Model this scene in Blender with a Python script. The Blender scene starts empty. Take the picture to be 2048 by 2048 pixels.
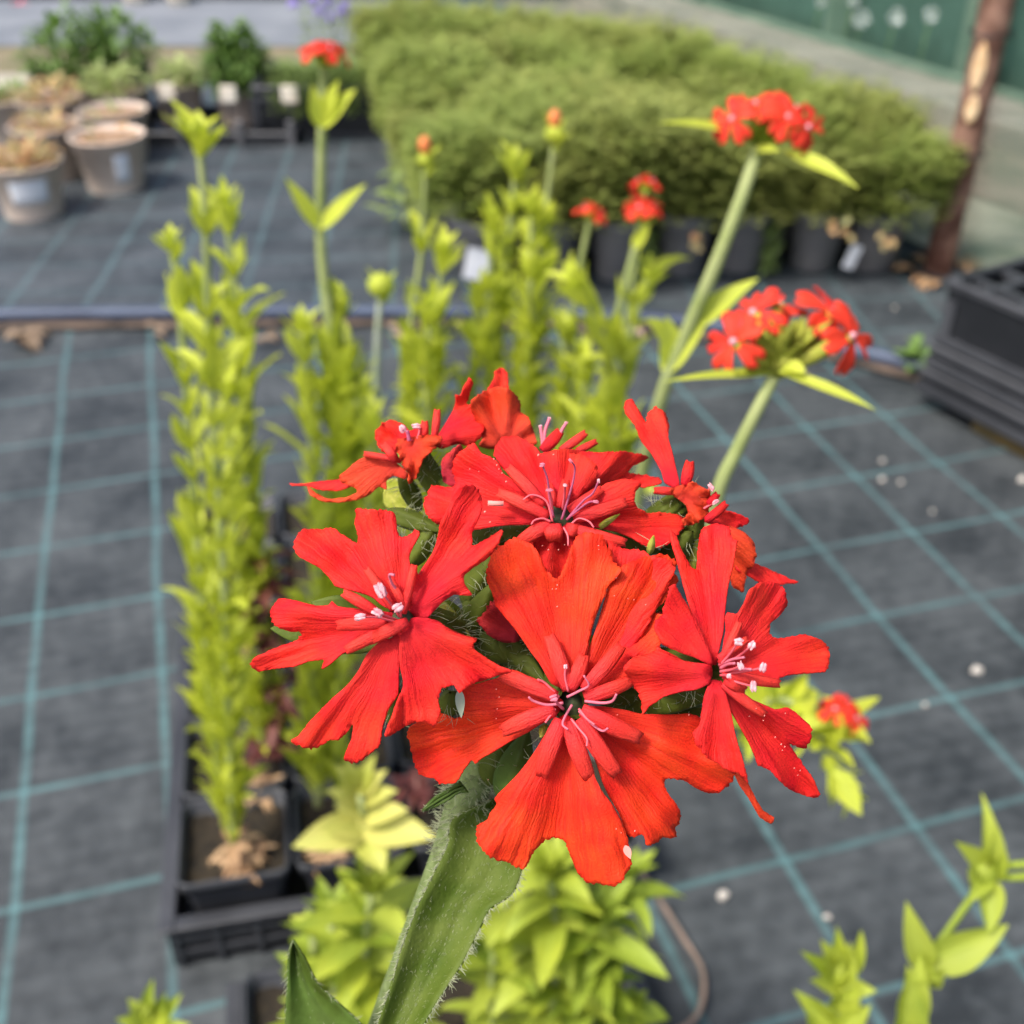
import bpy, math, random
from mathutils import Vector, Matrix, noise
from mathutils.geometry import delaunay_2d_cdt
R = math.radians
rnd = random.Random(7)
sc = bpy.context.scene
C = sc.collection

# ------------------------------------------------------------------ camera, light
CAMH = .85; PITCH = R(34.0); F = 2226.0          # focal length in pixels of a 2048 frame
cam = bpy.data.cameras.new('camera'); camo = bpy.data.objects.new('camera', cam); C.objects.link(camo)
camo.location = (0, 0, CAMH); camo.rotation_euler = (R(90) - PITCH, 0, 0)
cam.sensor_width = 36; cam.lens = 36 * F / 2048; cam.clip_start = .01; cam.clip_end = 200
cam.dof.use_dof = True; cam.dof.focus_distance = .140; cam.dof.aperture_fstop = 25; cam.dof.aperture_blades = 0
sc.camera = camo
SUN_EL, SUN_AZ = R(58), R(-125)                    # azimuth from +Y towards +X
w = bpy.data.worlds.new('World'); sc.world = w; w.use_nodes = True
nt = w.node_tree; sky = nt.nodes.new('ShaderNodeTexSky'); sky.sky_type = 'NISHITA'; sky.sun_disc = False
sky.sun_elevation = SUN_EL; sky.sun_rotation = SUN_AZ; sky.dust_density = 4; sky.ozone_density = .6; sky.air_density = .8
nt.links.new(sky.outputs[0], nt.nodes['Background'].inputs[0]); nt.nodes['Background'].inputs[1].default_value = .13
sl = bpy.data.lights.new('sun', 'SUN'); sl.energy = 2.0; sl.angle = R(13); sl.color = (1, .96, .9)
so = bpy.data.objects.new('sun', sl); C.objects.link(so)
sd = Vector((math.sin(SUN_AZ) * math.cos(SUN_EL), math.cos(SUN_AZ) * math.cos(SUN_EL), math.sin(SUN_EL)))
so.rotation_euler = sd.to_track_quat('Z', 'Y').to_euler()
sc.view_settings.view_transform = 'Standard'; sc.view_settings.look = 'None'
sc.view_settings.exposure = .95; sc.view_settings.gamma = 1
sc.cycles.max_bounces = 6; sc.cycles.transparent_max_bounces = 12

# ------------------------------------------------------------------ helpers
CP, SP = math.cos(PITCH), math.sin(PITCH)
def ray(x, y):                                   # source pixels (2048) -> world direction with depth 1
    a, b = (x - 1024) / F, -(y - 1024) / F
    return Vector((a, CP + b * SP, -SP + b * CP))
CAM = Vector((0, 0, CAMH))
def P(x, y, z): return CAM + ray(x, y) * z
K = 2048 / 1932
def D(x, y): return (x * K, y * K)                # coordinates read off the 1932 px view
def G(x, y, h=0):                                 # 1932 view -> point at height h
    r = ray(x * K, y * K); return CAM + r * ((h - CAMH) / r.z)
def PY(x, y, Y):                                  # 1932 view -> point at world Y
    r = ray(x * K, y * K); return CAM + r * (Y / r.y)
def PD(x, y, z): return P(x * K, y * K, z)

class MB:
    def __init__(s): s.v = []; s.f = []; s.uv = []; s.c = []; s.smooth = True
    def quadgrid(s, rows, close=False, col=0.5, uvf=None):
        b = len(s.v); n = len(rows[0])
        for i, r in enumerate(rows):
            for j, p in enumerate(r):
                s.v.append(tuple(p)); s.c.append(col); s.uv.append((j / max(1, n - 1), i / max(1, len(rows) - 1)))
        for i in range(len(rows) - 1):
            for j in range(n if close else n - 1):
                k = (j + 1) % n
                s.f.append((b + i * n + j, b + i * n + k, b + (i + 1) * n + k, b + (i + 1) * n + j))
    def tri(s, pts, col=.5):
        b = len(s.v)
        for p in pts: s.v.append(tuple(p)); s.c.append(col); s.uv.append((0, 0))
        s.f.append(tuple(range(b, b + len(pts))))
    def tube(s, pts, rad, n=8, col=.5, cap=True):
        pts = [Vector(p) for p in pts]; m = len(pts)
        if not hasattr(rad, '__len__'): rad = [rad] * m
        t0 = (pts[1] - pts[0]).normalized(); a = t0.orthogonal().normalized(); rows = []
        for i in range(m):
            t = (pts[min(i + 1, m - 1)] - pts[max(i - 1, 0)]).normalized()
            a = (a - t * a.dot(t)).normalized(); b = t.cross(a)
            rows.append([pts[i] + (a * math.cos(2 * math.pi * k / n) + b * math.sin(2 * math.pi * k / n)) * rad[i] for k in range(n)])
        base = len(s.v); s.quadgrid(rows, True, col)
        if cap:
            s.f.append(tuple(base + k for k in reversed(range(n)))); s.f.append(tuple(base + (m - 1) * n + k for k in range(n)))
    def box(s, c, sx, sy, sz, M=None, col=.5):
        b = len(s.v); c = Vector(c)
        for dz in (-.5, .5):
            for dx, dy in ((-.5, -.5), (.5, -.5), (.5, .5), (-.5, .5)):
                p = Vector((dx * sx, dy * sy, dz * sz)); p = (M @ p if M else p) + c
                s.v.append(tuple(p)); s.c.append(col); s.uv.append((dx + .5, dy + .5))
        for f in ((3, 2, 1, 0), (4, 5, 6, 7), (0, 1, 5, 4), (1, 2, 6, 5), (2, 3, 7, 6), (3, 0, 4, 7)): s.f.append(tuple(b + k for k in f))
    def lathe(s, prof, n=32, c=(0, 0, 0), col=.5):
        c = Vector(c)
        s.quadgrid([[c + Vector((r * math.cos(2 * math.pi * k / n), r * math.sin(2 * math.pi * k / n), z)) for k in range(n)] for r, z in prof], True, col)
    def ell(s, c, ax, r, L, n=8, m=6, col=.5):
        ax = Vector(ax).normalized(); a = ax.orthogonal().normalized(); b = ax.cross(a); rows = []
        for i in range(m + 1):
            t = math.pi * i / m
            rows.append([Vector(c) + ax * (-math.cos(t) * L) + (a * math.cos(2 * math.pi * k / n) + b * math.sin(2 * math.pi * k / n)) * max(1e-6, r * math.sin(t)) for k in range(n)])
        s.quadgrid(rows, True, col)
    def leaf(s, base, d, up, L, W, curl=.3, fold=.35, n=6, col=None, wav=0, base_w=.25):
        d = Vector(d).normalized(); up = Vector(up); up = (up - d * up.dot(d)); up = up.normalized() if up.length > 1e-5 else d.orthogonal().normalized()
        side = d.cross(up).normalized(); rows = []; p = Vector(base); ang = 0
        for i in range(n + 1):
            t = i / n; wd = W * .5 * (base_w * (1 - t) + 1.25 * math.sin(math.pi * min(1, t ** .8)) ** .9 * (1 - .15 * t)) if i < n else W * .01
            a = curl * t * t
            dd = (d * math.cos(a) - up * math.sin(a)); uu = (up * math.cos(a) + d * math.sin(a))
            if i: p = p + dd * (L / n)
            ww = wav * math.sin(t * 9 + L * 900) * W
            rows.append([p - side * wd + uu * (wd * fold + ww), p - side * wd * .5 + uu * wd * fold * .35, p, p + side * wd * .5 + uu * wd * fold * .35, p + side * wd + uu * (wd * fold - ww)])
        s.quadgrid(rows, False, rnd.random() if col is None else col)
    def build(s, name, mat, parent=None, smooth=None, solid=0, origin=None):
        me = bpy.data.meshes.new(name); vs = s.v
        if origin is not None: o = Vector(origin); vs = [tuple(Vector(v) - o) for v in vs]
        me.from_pydata(vs, [], s.f); 
        uvl = me.uv_layers.new(name='UVMap'); ca = me.attributes.new('rnd', 'FLOAT', 'POINT')
        li = [0] * len(me.loops); me.loops.foreach_get('vertex_index', li)
        flat = []
        for i in li: flat.extend(s.uv[i])
        uvl.data.foreach_set('uv', flat); ca.data.foreach_set('value', s.c)
        me.polygons.foreach_set('use_smooth', [s.smooth if smooth is None else smooth] * len(me.polygons))
        if isinstance(mat, (list, tuple)):
            for m_ in mat: me.materials.append(m_)
        else: me.materials.append(mat)
        me.update()
        ob = bpy.data.objects.new(name, me); C.objects.link(ob)
        if parent: ob.parent = parent
        wp = Vector(); q_ = parent
        while q_: wp += q_.location; q_ = q_.parent
        if origin is not None: ob.location = Vector(origin) - wp
        elif parent: ob.location = -wp
        if solid:
            md = ob.modifiers.new('thickness', 'SOLIDIFY'); md.thickness = solid; md.offset = 0
            if isinstance(mat, (list, tuple)) and len(mat) > 1: md.material_offset = 1; md.material_offset_rim = 0
        return ob
def tag(o, label=None, cat=None, group=None, kind=None):
    if label: o['label'] = label
    if cat: o['category'] = cat
    if group: o['group'] = group
    if kind: o['kind'] = kind
    return o
def empty(name, loc, label, cat, group=None):
    o = bpy.data.objects.new(name, None); C.objects.link(o); o.location = loc; o.empty_display_size = .01
    return tag(o, label, cat, group)
def spline(pts, n=8):
    pts = [Vector(p) for p in pts]; out = []
    q = [2 * pts[0] - pts[1]] + pts + [2 * pts[-1] - pts[-2]]
    for i in range(1, len(q) - 2):
        for k in range(n):
            t = k / n; a, b, c, d = q[i - 1], q[i], q[i + 1], q[i + 2]
            out.append(.5 * ((2 * b) + (c - a) * t + (2 * a - 5 * b + 4 * c - d) * t * t + (3 * b - a - 3 * c + d) * t ** 3))
    out.append(pts[-1]); return out

# ------------------------------------------------------------------ materials
def mathn(n, op, a, b=None, c=None):
    q = n.nodes.new('ShaderNodeMath'); q.operation = op
    for i, v in enumerate((a, b, c)):
        if v is None: continue
        if isinstance(v, (int, float)): q.inputs[i].default_value = v
        else: n.links.new(v, q.inputs[i])
    return q.outputs[0]
def mat(name, col, rough=.6, var=0, vscale=20, col2=None, bump=0, bscale=200, sheen=0, trans=0, spec=.5, rndmix=None, coat=0, rib=None):
    m = bpy.data.materials.new(name); m.use_nodes = True; n = m.node_tree; L = n.links; b = n.nodes['Principled BSDF']
    b.inputs['Roughness'].default_value = rough; b.inputs['Specular IOR Level'].default_value = spec
    b.inputs['Base Color'].default_value = (*col, 1)
    cs = None
    if col2:
        tc = n.nodes.new('ShaderNodeTexCoord'); nz = n.nodes.new('ShaderNodeTexNoise'); nz.inputs['Scale'].default_value = vscale; nz.inputs['Detail'].default_value = 5
        L.new(tc.outputs['Object'], nz.inputs['Vector'])
        rp = n.nodes.new('ShaderNodeValToRGB'); rp.color_ramp.elements[0].position = .35; rp.color_ramp.elements[1].position = .65
        rp.color_ramp.elements[0].color = (*col, 1); rp.color_ramp.elements[1].color = (*col2, 1)
        L.new(nz.outputs['Fac'], rp.inputs['Fac']); cs = rp.outputs['Color']
    if rndmix:
        at = n.nodes.new('ShaderNodeAttribute'); at.attribute_name = 'rnd'
        mx = n.nodes.new('ShaderNodeMix'); mx.data_type = 'RGBA'; L.new(at.outputs['Fac'], mx.inputs['Factor'])
        if cs: L.new(cs, mx.inputs['A'])
        else: mx.inputs['A'].default_value = (*col, 1)
        mx.inputs['B'].default_value = (*rndmix, 1); cs = mx.outputs['Result']
    if rib:
        if not cs: rc = n.nodes.new('ShaderNodeRGB'); rc.outputs[0].default_value = (*col, 1); cs = rc.outputs[0]
        uv = n.nodes.new('ShaderNodeUVMap'); sx = n.nodes.new('ShaderNodeSeparateXYZ'); L.new(uv.outputs[0], sx.inputs[0]); M = lambda op, a, b_=None, c=None: mathn(n, op, a, b_, c)
        du_ = M('ABSOLUTE', M('SUBTRACT', sx.outputs['X'], .5)); mid = M('SUBTRACT', 1.0, M('MINIMUM', M('MULTIPLY', du_, 16.0), 1.0))
        sv = M('POWER', M('MULTIPLY_ADD', M('SINE', M('MULTIPLY', M('SUBTRACT', sx.outputs['Y'], M('MULTIPLY', du_, .8)), 55.0)), .5, .5), 5.0)
        fac = M('MINIMUM', M('ADD', M('MULTIPLY', mid, .8), M('MULTIPLY', sv, .16)), 1.0)
        mx = n.nodes.new('ShaderNodeMix'); mx.data_type = 'RGBA'; L.new(fac, mx.inputs['Factor']); L.new(cs, mx.inputs['A']); mx.inputs['B'].default_value = (*rib, 1); cs = mx.outputs['Result']
    if cs: L.new(cs, b.inputs['Base Color'])
    if bump:
        tc = n.nodes.new('ShaderNodeTexCoord'); nz = n.nodes.new('ShaderNodeTexNoise'); nz.inputs['Scale'].default_value = bscale; nz.inputs['Detail'].default_value = 4
        L.new(tc.outputs['Object'], nz.inputs['Vector'])
        bp = n.nodes.new('ShaderNodeBump'); bp.inputs['Strength'].default_value = bump; bp.inputs['Distance'].default_value = .3 / bscale
        L.new(nz.outputs['Fac'], bp.inputs['Height']); L.new(bp.outputs['Normal'], b.inputs['Normal'])
    if sheen: b.inputs['Sheen Weight'].default_value = sheen
    if coat: b.inputs['Coat Weight'].default_value = coat
    if trans:
        tr = n.nodes.new('ShaderNodeBsdfTranslucent'); ms = n.nodes.new('ShaderNodeMixShader'); ms.inputs[0].default_value = trans
        if cs: L.new(cs, tr.inputs['Color'])
        else: tr.inputs['Color'].default_value = (*col, 1)
        L.new(b.outputs[0], ms.inputs[1]); L.new(tr.outputs[0], ms.inputs[2]); L.new(ms.outputs[0], n.nodes['Material Output'].inputs['Surface'])
    return m

def petal_mat(name, c1, c2, vein, trans=.16, spec=.2):
    m = bpy.data.materials.new(name); m.use_nodes = True; n = m.node_tree; L = n.links; b = n.nodes['Principled BSDF']
    uv = n.nodes.new('ShaderNodeUVMap'); mp = n.nodes.new('ShaderNodeMapping'); mp.inputs['Scale'].default_value = (38, 2.6, 1)
    wz = n.nodes.new('ShaderNodeTexNoise'); wz.inputs['Scale'].default_value = 5; wz.inputs['Detail'].default_value = 3; L.new(uv.outputs[0], wz.inputs[0])
    wv = n.nodes.new('ShaderNodeVectorMath'); wv.operation = 'MULTIPLY_ADD'; wv.inputs[1].default_value = (.085, .3, 0); L.new(wz.outputs['Color'], wv.inputs[0]); L.new(uv.outputs[0], wv.inputs[2])
    L.new(wv.outputs[0], mp.inputs[0]); nz = n.nodes.new('ShaderNodeTexNoise'); nz.inputs['Scale'].default_value = 1; nz.inputs['Detail'].default_value = 3; nz.inputs['Distortion'].default_value = .3
    L.new(mp.outputs[0], nz.inputs[0])
    tc = n.nodes.new('ShaderNodeTexCoord'); n2 = n.nodes.new('ShaderNodeTexNoise'); n2.inputs['Scale'].default_value = 150; n2.inputs['Detail'].default_value = 3
    L.new(tc.outputs['Object'], n2.inputs[0])
    n3 = n.nodes.new('ShaderNodeTexNoise'); n3.inputs['Scale'].default_value = 4200; n3.inputs['Detail'].default_value = 2; L.new(tc.outputs['Object'], n3.inputs[0])
    r1 = n.nodes.new('ShaderNodeValToRGB'); e = r1.color_ramp.elements; e[0].position = .3; e[1].position = .7; e[0].color = (*c1, 1); e[1].color = (*c2, 1)
    L.new(n2.outputs['Fac'], r1.inputs[0])
    r2 = n.nodes.new('ShaderNodeValToRGB'); e = r2.color_ramp.elements; e[0].position = .34; e[1].position = .52; e[0].color = (1, 1, 1, 1); e[1].color = (0, 0, 0, 1)
    L.new(nz.outputs['Fac'], r2.inputs[0])
    mu = n.nodes.new('ShaderNodeMath'); mu.operation = 'MULTIPLY'; mu.inputs[1].default_value = .42; L.new(r2.outputs[0], mu.inputs[0])
    mx = n.nodes.new('ShaderNodeMix'); mx.data_type = 'RGBA'; L.new(mu.outputs[0], mx.inputs['Factor']); L.new(r1.outputs[0], mx.inputs['A']); mx.inputs['B'].default_value = (*vein, 1)
    g = n.nodes.new('ShaderNodeMix'); g.data_type = 'RGBA'; g.blend_type = 'MULTIPLY'; g.inputs['Factor'].default_value = .55
    rg = n.nodes.new('ShaderNodeMapRange'); rg.inputs[1].default_value = .3; rg.inputs[2].default_value = .7; rg.inputs[3].default_value = .72; rg.inputs[4].default_value = 1.2
    L.new(n3.outputs['Fac'], rg.inputs[0]); L.new(mx.outputs['Result'], g.inputs['A']); L.new(rg.outputs[0], g.inputs['B'])
    sx = n.nodes.new('ShaderNodeSeparateXYZ'); L.new(uv.outputs[0], sx.inputs[0]); mr = n.nodes.new('ShaderNodeMapRange'); mr.inputs[1].default_value = .05; mr.inputs[2].default_value = .75; mr.inputs[3].default_value = .55; mr.inputs[4].default_value = 0; L.new(sx.outputs['Y'], mr.inputs[0])
    tn = n.nodes.new('ShaderNodeMix'); tn.data_type = 'RGBA'; L.new(mr.outputs[0], tn.inputs['Factor']); L.new(g.outputs['Result'], tn.inputs['A']); tn.inputs['B'].default_value = (c1[0] * .8, c1[1] * .7, c1[2] + .022, 1); g = tn
    L.new(g.outputs['Result'], b.inputs['Base Color'])
    b.inputs['Roughness'].default_value = .62; b.inputs['Specular IOR Level'].default_value = spec
    ad = n.nodes.new('ShaderNodeMath'); ad.operation = 'MULTIPLY_ADD'; ad.inputs[1].default_value = .35; L.new(n3.outputs['Fac'], ad.inputs[0]); L.new(nz.outputs['Fac'], ad.inputs[2])
    bp = n.nodes.new('ShaderNodeBump'); bp.inputs['Strength'].default_value = .5; bp.inputs['Distance'].default_value = .0007
    L.new(ad.outputs[0], bp.inputs['Height']); L.new(bp.outputs['Normal'], b.inputs['Normal'])
    tr = n.nodes.new('ShaderNodeBsdfTranslucent'); ms = n.nodes.new('ShaderNodeMixShader'); ms.inputs[0].default_value = trans
    L.new(g.outputs['Result'], tr.inputs['Color']); L.new(b.outputs[0], ms.inputs[1]); L.new(tr.outputs[0], ms.inputs[2]); L.new(ms.outputs[0], n.nodes['Material Output'].inputs['Surface'])
    return m

M_ = {}
M_['petal_red'] = petal_mat('petal_scarlet', (.76, .011, .018), (.88, .044, .018), (.56, .006, .012))
M_['petal_org'] = petal_mat('petal_orange_red', (.77, .014, .008), (.90, .068, .012), (.56, .008, .007))
M_['petal_back'] = petal_mat('petal_underside', (.66, .040, .012), (.76, .075, .02), (.40, .012, .010), trans=.1)
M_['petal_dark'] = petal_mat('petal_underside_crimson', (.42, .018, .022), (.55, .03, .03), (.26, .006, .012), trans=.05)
M_['scale_red'] = petal_mat('petal_scale', (.84, .034, .022), (.90, .06, .038), (.60, .012, .014), spec=.3)
M_['petal_far'] = mat('petal_far', (.84, .026, .014), .7, rndmix=(.88, .060, .018), col2=(.84, .035, .014), vscale=150, trans=.25)
M_['pollen'] = mat('pollen', (.82, .30, .25), .8)
M_['anther'] = mat('anther', (.80, .44, .46), .8, col2=(.60, .22, .26), vscale=1600, bump=.6, bscale=3000)
M_['filament'] = mat('filament_pink', (.76, .12, .15), .5)
M_['filament_purple'] = mat('filament_purple', (.42, .09, .17), .45)
M_['style'] = mat('style_lilac', (.62, .14, .20), .6)
M_['calyx'] = mat('calyx_green', (.055, .074, .006), .6, col2=(.12, .15, .02), vscale=400, bump=.5, bscale=900, rndmix=(.07, .09, .012), spec=.15)
M_['calyx_pale'] = mat('calyx_pale', (.27, .31, .03), .6, col2=(.42, .42, .08), vscale=900, bump=.6, bscale=1500, spec=.15)
M_['throat'] = mat('throat_shade', (.012, .022, .005), .7, col2=(.05, .07, .02), vscale=900)  # near-black green paints in the shade down the open calyx
M_['hair'] = mat('plant_hair', (.46, .49, .30), .5, trans=.3)
M_['stem_main'] = mat('stem_downy', (.12, .16, .05), .7, col2=(.20, .25, .10), vscale=700, bump=.6, bscale=1500, spec=.15)
M_['leaf_main'] = mat('leaf_main', (.065, .105, .010), .6, col2=(.125, .165, .030), vscale=160, bump=.8, bscale=1800, trans=.12, spec=.15)
M_['leaf_bud'] = mat('leaf_deep', (.05, .075, .010), .5, col2=(.10, .17, .03), vscale=150, bump=.4, bscale=1200, trans=.15, spec=.15)
M_['lime'] = mat('leaf_lime', (.40, .48, .018), .6, col2=(.68, .72, .05), vscale=60, trans=.42, rndmix=(.68, .74, .09), rib=(.50, .60, .09))
M_['lime_b'] = mat('leaf_lime_deep', (.15, .23, .010), .6, col2=(.33, .42, .02), vscale=60, trans=.3, rndmix=(.36, .46, .05), rib=(.36, .46, .06))
M_['lime_c'] = mat('leaf_lime_mid', (.12, .21, .007), .6, col2=(.42, .48, .025), vscale=45, trans=.3, rndmix=(.46, .53, .07), rib=(.42, .52, .07))
M_['yellow'] = mat('leaf_pale_yellow', (.50, .51, .10), .6, col2=(.42, .46, .05), vscale=60, trans=.25, rndmix=(.62, .58, .16), rib=(.45, .52, .10))
M_['maroon'] = mat('leaf_maroon', (.06, .010, .014), .6, col2=(.11, .02, .02), vscale=80, rndmix=(.14, .04, .03))
M_['tan'] = mat('leaf_dried', (.38, .22, .11), .8, col2=(.25, .13, .06), vscale=100, rndmix=(.50, .33, .18))
M_['stem'] = mat('stem_pale_green', (.22, .27, .075), .75, col2=(.30, .34, .13), vscale=60)
M_['stem_grey'] = mat('stem_grey_green', (.42, .46, .36), .6, col2=(.30, .36, .22), vscale=60)
M_['hedge'] = mat('feathery_leaf', (.22, .30, .055), .6, trans=.35, rndmix=(.42, .48, .13), col2=(.29, .36, .075), vscale=9)
M_['hedge_b'] = mat('feathery_leaf_olive', (.22, .28, .055), .6, trans=.35, rndmix=(.42, .46, .13), col2=(.30, .32, .075), vscale=9)
M_['green'] = mat('leaf_mid_green', (.09, .18, .03), .6, trans=.2, rndmix=(.18, .30, .06))
M_['pale_green'] = mat('leaf_soft_green', (.30, .40, .12), .6, trans=.2, rndmix=(.50, .55, .22))
M_['grassy'] = mat('leaf_grassy', (.16, .24, .06), .6, trans=.2, rndmix=(.28, .36, .11))
M_['black'] = mat('black_plastic', (.008, .009, .011), .35, col2=(.016, .017, .02), vscale=14, bump=.1, bscale=80, coat=.0)
M_['black_rim'] = mat('grey_black_plastic', (.030, .032, .037), .45, col2=(.055, .058, .065), vscale=14, bump=.15, bscale=80)
M_['taupe'] = mat('taupe_plastic', (.74, .60, .49), .5, col2=(.66, .53, .43), vscale=10)
M_['taupe_d'] = mat('dusty_taupe_plastic', (.55, .45, .37), .6, col2=(.44, .36, .30), vscale=10)
M_['greypot'] = mat('dark_grey_plastic', (.075, .076, .082), .5, col2=(.12, .12, .125), vscale=8)
M_['soil'] = mat('soil', (.012, .009, .005), .95, col2=(.036, .026, .013), vscale=90, bump=1, bscale=160)
M_['soil_dry'] = mat('dry_soil', (.24, .14, .08), .95, col2=(.36, .24, .15), vscale=50, bump=1, bscale=120)
M_['white'] = mat('white_sticker', (.80, .82, .84), .5, col2=(.70, .72, .76), vscale=30)
M_['cream'] = mat('cream_tag', (.72, .62, .48), .6, col2=(.8, .74, .62), vscale=20)
M_['hose'] = mat('blue_pipe', (.028, .044, .085), .5, col2=(.06, .085, .14), vscale=9)
M_['rust'] = mat('rusty_metal', (.10, .04, .025), .9, col2=(.30, .17, .12), vscale=22, bump=1, bscale=60)
M_['rust_pale'] = mat('bare_patch', (.62, .38, .18), .8, col2=(.75, .56, .34), vscale=30, bump=.5, bscale=60)
M_['rust_orange'] = mat('orange_bud', (.75, .22, .06), .6)
M_['kerb'] = mat('pale_concrete', (.56, .51, .42), .9, col2=(.36, .33, .27), vscale=6, bump=.4, bscale=30)
M_['pebble'] = mat('pebble', (.62, .58, .52), .8, col2=(.42, .38, .32), vscale=200)
M_['litter'] = mat('dead_leaf', (.20, .14, .085), .8, col2=(.12, .08, .05), vscale=60, rndmix=(.38, .28, .19))
M_['twine'] = mat('brown_twine', (.20, .15, .115), .7, col2=(.28, .2, .15), vscale=60)
M_['purple'] = mat('petal_lilac', (.42, .34, .80), .6, trans=.2)
M_['pinkp'] = mat('petal_pink', (.85, .16, .25), .6)
M_['whitef'] = mat('petal_white', (.75, .82, .80), .6)
M_['wood'] = mat('mossy_wood', (.10, .062, .012), .85, col2=(.05, .04, .012), vscale=14)
M_['greenpost'] = mat('green_painted_metal', (.12, .20, .14), .6, col2=(.20, .28, .20), vscale=8)

# ------------------------------------------------------------------ ground
def mat_fabric(name, gu, gv, ph, wu, wv, base, base2, line, strength=.8):
    m = bpy.data.materials.new(name); m.use_nodes = True; n = m.node_tree; L = n.links; b = n.nodes['Principled BSDF']
    g = n.nodes.new('ShaderNodeNewGeometry'); N = lambda t: n.nodes.new(t)
    nd = N('ShaderNodeTexNoise'); nd.inputs['Scale'].default_value = 2.2; nd.inputs['Detail'].default_value = 2; L.new(g.outputs['Position'], nd.inputs[0])
    sb = N('ShaderNodeVectorMath'); sb.operation = 'SUBTRACT'; L.new(nd.outputs['Color'], sb.inputs[0]); sb.inputs[1].default_value = (.5, .5, .5)
    sm = N('ShaderNodeVectorMath'); sm.operation = 'MULTIPLY_ADD'; L.new(sb.outputs[0], sm.inputs[0]); sm.inputs[1].default_value = (.022, .022, 0); L.new(g.outputs['Position'], sm.inputs[2])
    def line_mask(vec, off, wid, spacing):
        d = N('ShaderNodeVectorMath'); d.operation = 'DOT_PRODUCT'; L.new(sm.outputs[0], d.inputs[0]); d.inputs[1].default_value = (*vec, 0)
        a = N('ShaderNodeMath'); a.operation = 'ADD'; L.new(d.outputs['Value'], a.inputs[0]); a.inputs[1].default_value = off
        p = N('ShaderNodeMath'); p.operation = 'PINGPONG'; L.new(a.outputs[0], p.inputs[0]); p.inputs[1].default_value = .5
        q = N('ShaderNodeMapRange'); q.interpolation_type = 'SMOOTHSTEP'; L.new(p.outputs[0], q.inputs[0])
        q.inputs[1].default_value = wid * .38 / spacing; q.inputs[2].default_value = wid * .6 / spacing; q.inputs[3].default_value = 1; q.inputs[4].default_value = 0
        return q.outputs[0]
    su, sv = 1 / Vector(gu).length, 1 / Vector(gv).length
    a, c = line_mask(gu, ph[0], wu, su), line_mask(gv, ph[1], wv, sv)
    # dusty blotches
    n1 = N('ShaderNodeTexNoise'); n1.inputs['Scale'].default_value = 7; n1.inputs['Detail'].default_value = 7; n1.inputs['Roughness'].default_value = .62; L.new(g.outputs['Position'], n1.inputs[0])
    n2 = N('ShaderNodeTexNoise'); n2.inputs['Scale'].default_value = 55; n2.inputs['Detail'].default_value = 5; L.new(g.outputs['Position'], n2.inputs[0])
    ad = N('ShaderNodeMath'); ad.operation = 'MULTIPLY_ADD'; L.new(n2.outputs['Fac'], ad.inputs[0]); ad.inputs[1].default_value = .5; L.new(n1.outputs['Fac'], ad.inputs[2])
    rp = N('ShaderNodeValToRGB'); e = rp.color_ramp.elements; e[0].position = .58; e[1].position = .98; e[0].color = (*base, 1); e[1].color = (*base2, 1); L.new(ad.outputs[0], rp.inputs[0])
    # woven threads
    def wave(vec, sca):
        wv_ = N('ShaderNodeTexWave'); wv_.inputs['Scale'].default_value = sca; wv_.inputs['Distortion'].default_value = 1.2; wv_.inputs['Detail'].default_value = 2
        mp = N('ShaderNodeMapping'); mp.inputs['Rotation'].default_value = (0, 0, vec); L.new(g.outputs['Position'], mp.inputs[0]); L.new(mp.outputs[0], wv_.inputs[0]); return wv_.outputs['Fac']
    ang = math.atan2(gu[1], gu[0]); w1, w2 = wave(-ang, 120), wave(-ang + math.pi / 2, 120)
    wm = N('ShaderNodeMath'); wm.operation = 'MULTIPLY'; L.new(w1, wm.inputs[0]); L.new(w2, wm.inputs[1])
    wr = N('ShaderNodeMapRange'); wr.inputs[3].default_value = .80; wr.inputs[4].default_value = 1.25
    w3 = wave(-ang + math.pi / 2, 14); w4 = mathn(n, 'MULTIPLY_ADD', w3, .35, mathn(n, 'MULTIPLY', wm.outputs[0], .8)); L.new(w4, wr.inputs[0])
    st = N('ShaderNodeMath'); st.operation = 'ADD'; L.new(a, st.inputs[0]); L.new(c, st.inputs[1])
    n4 = N('ShaderNodeTexNoise'); n4.inputs['Scale'].default_value = 18; n4.inputs['Detail'].default_value = 4; L.new(g.outputs['Position'], n4.inputs[0])
    nr = N('ShaderNodeMapRange'); L.new(n4.outputs['Fac'], nr.inputs[0]); nr.inputs[1].default_value = .3; nr.inputs[2].default_value = .75; nr.inputs[3].default_value = 1.05 * strength; nr.inputs[4].default_value = .35 * strength
    lm = N('ShaderNodeMath'); lm.operation = 'MULTIPLY'; L.new(st.outputs[0], lm.inputs[0]); L.new(nr.outputs[0], lm.inputs[1])
    cl = N('ShaderNodeMath'); cl.operation = 'MINIMUM'; L.new(lm.outputs[0], cl.inputs[0]); cl.inputs[1].default_value = 1.0
    mx = N('ShaderNodeMix'); mx.data_type = 'RGBA'; L.new(cl.outputs[0], mx.inputs['Factor']); L.new(rp.outputs[0], mx.inputs['A']); mx.inputs['B'].default_value = (*line, 1)
    ml = N('ShaderNodeMix'); ml.data_type = 'RGBA'; ml.blend_type = 'MULTIPLY'; ml.inputs['Factor'].default_value = 1; L.new(mx.outputs['Result'], ml.inputs['A']); L.new(wr.outputs[0], ml.inputs['B'])
    L.new(ml.outputs['Result'], b.inputs['Base Color']); b.inputs['Roughness'].default_value = .55; b.inputs['Specular IOR Level'].default_value = .35
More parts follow.
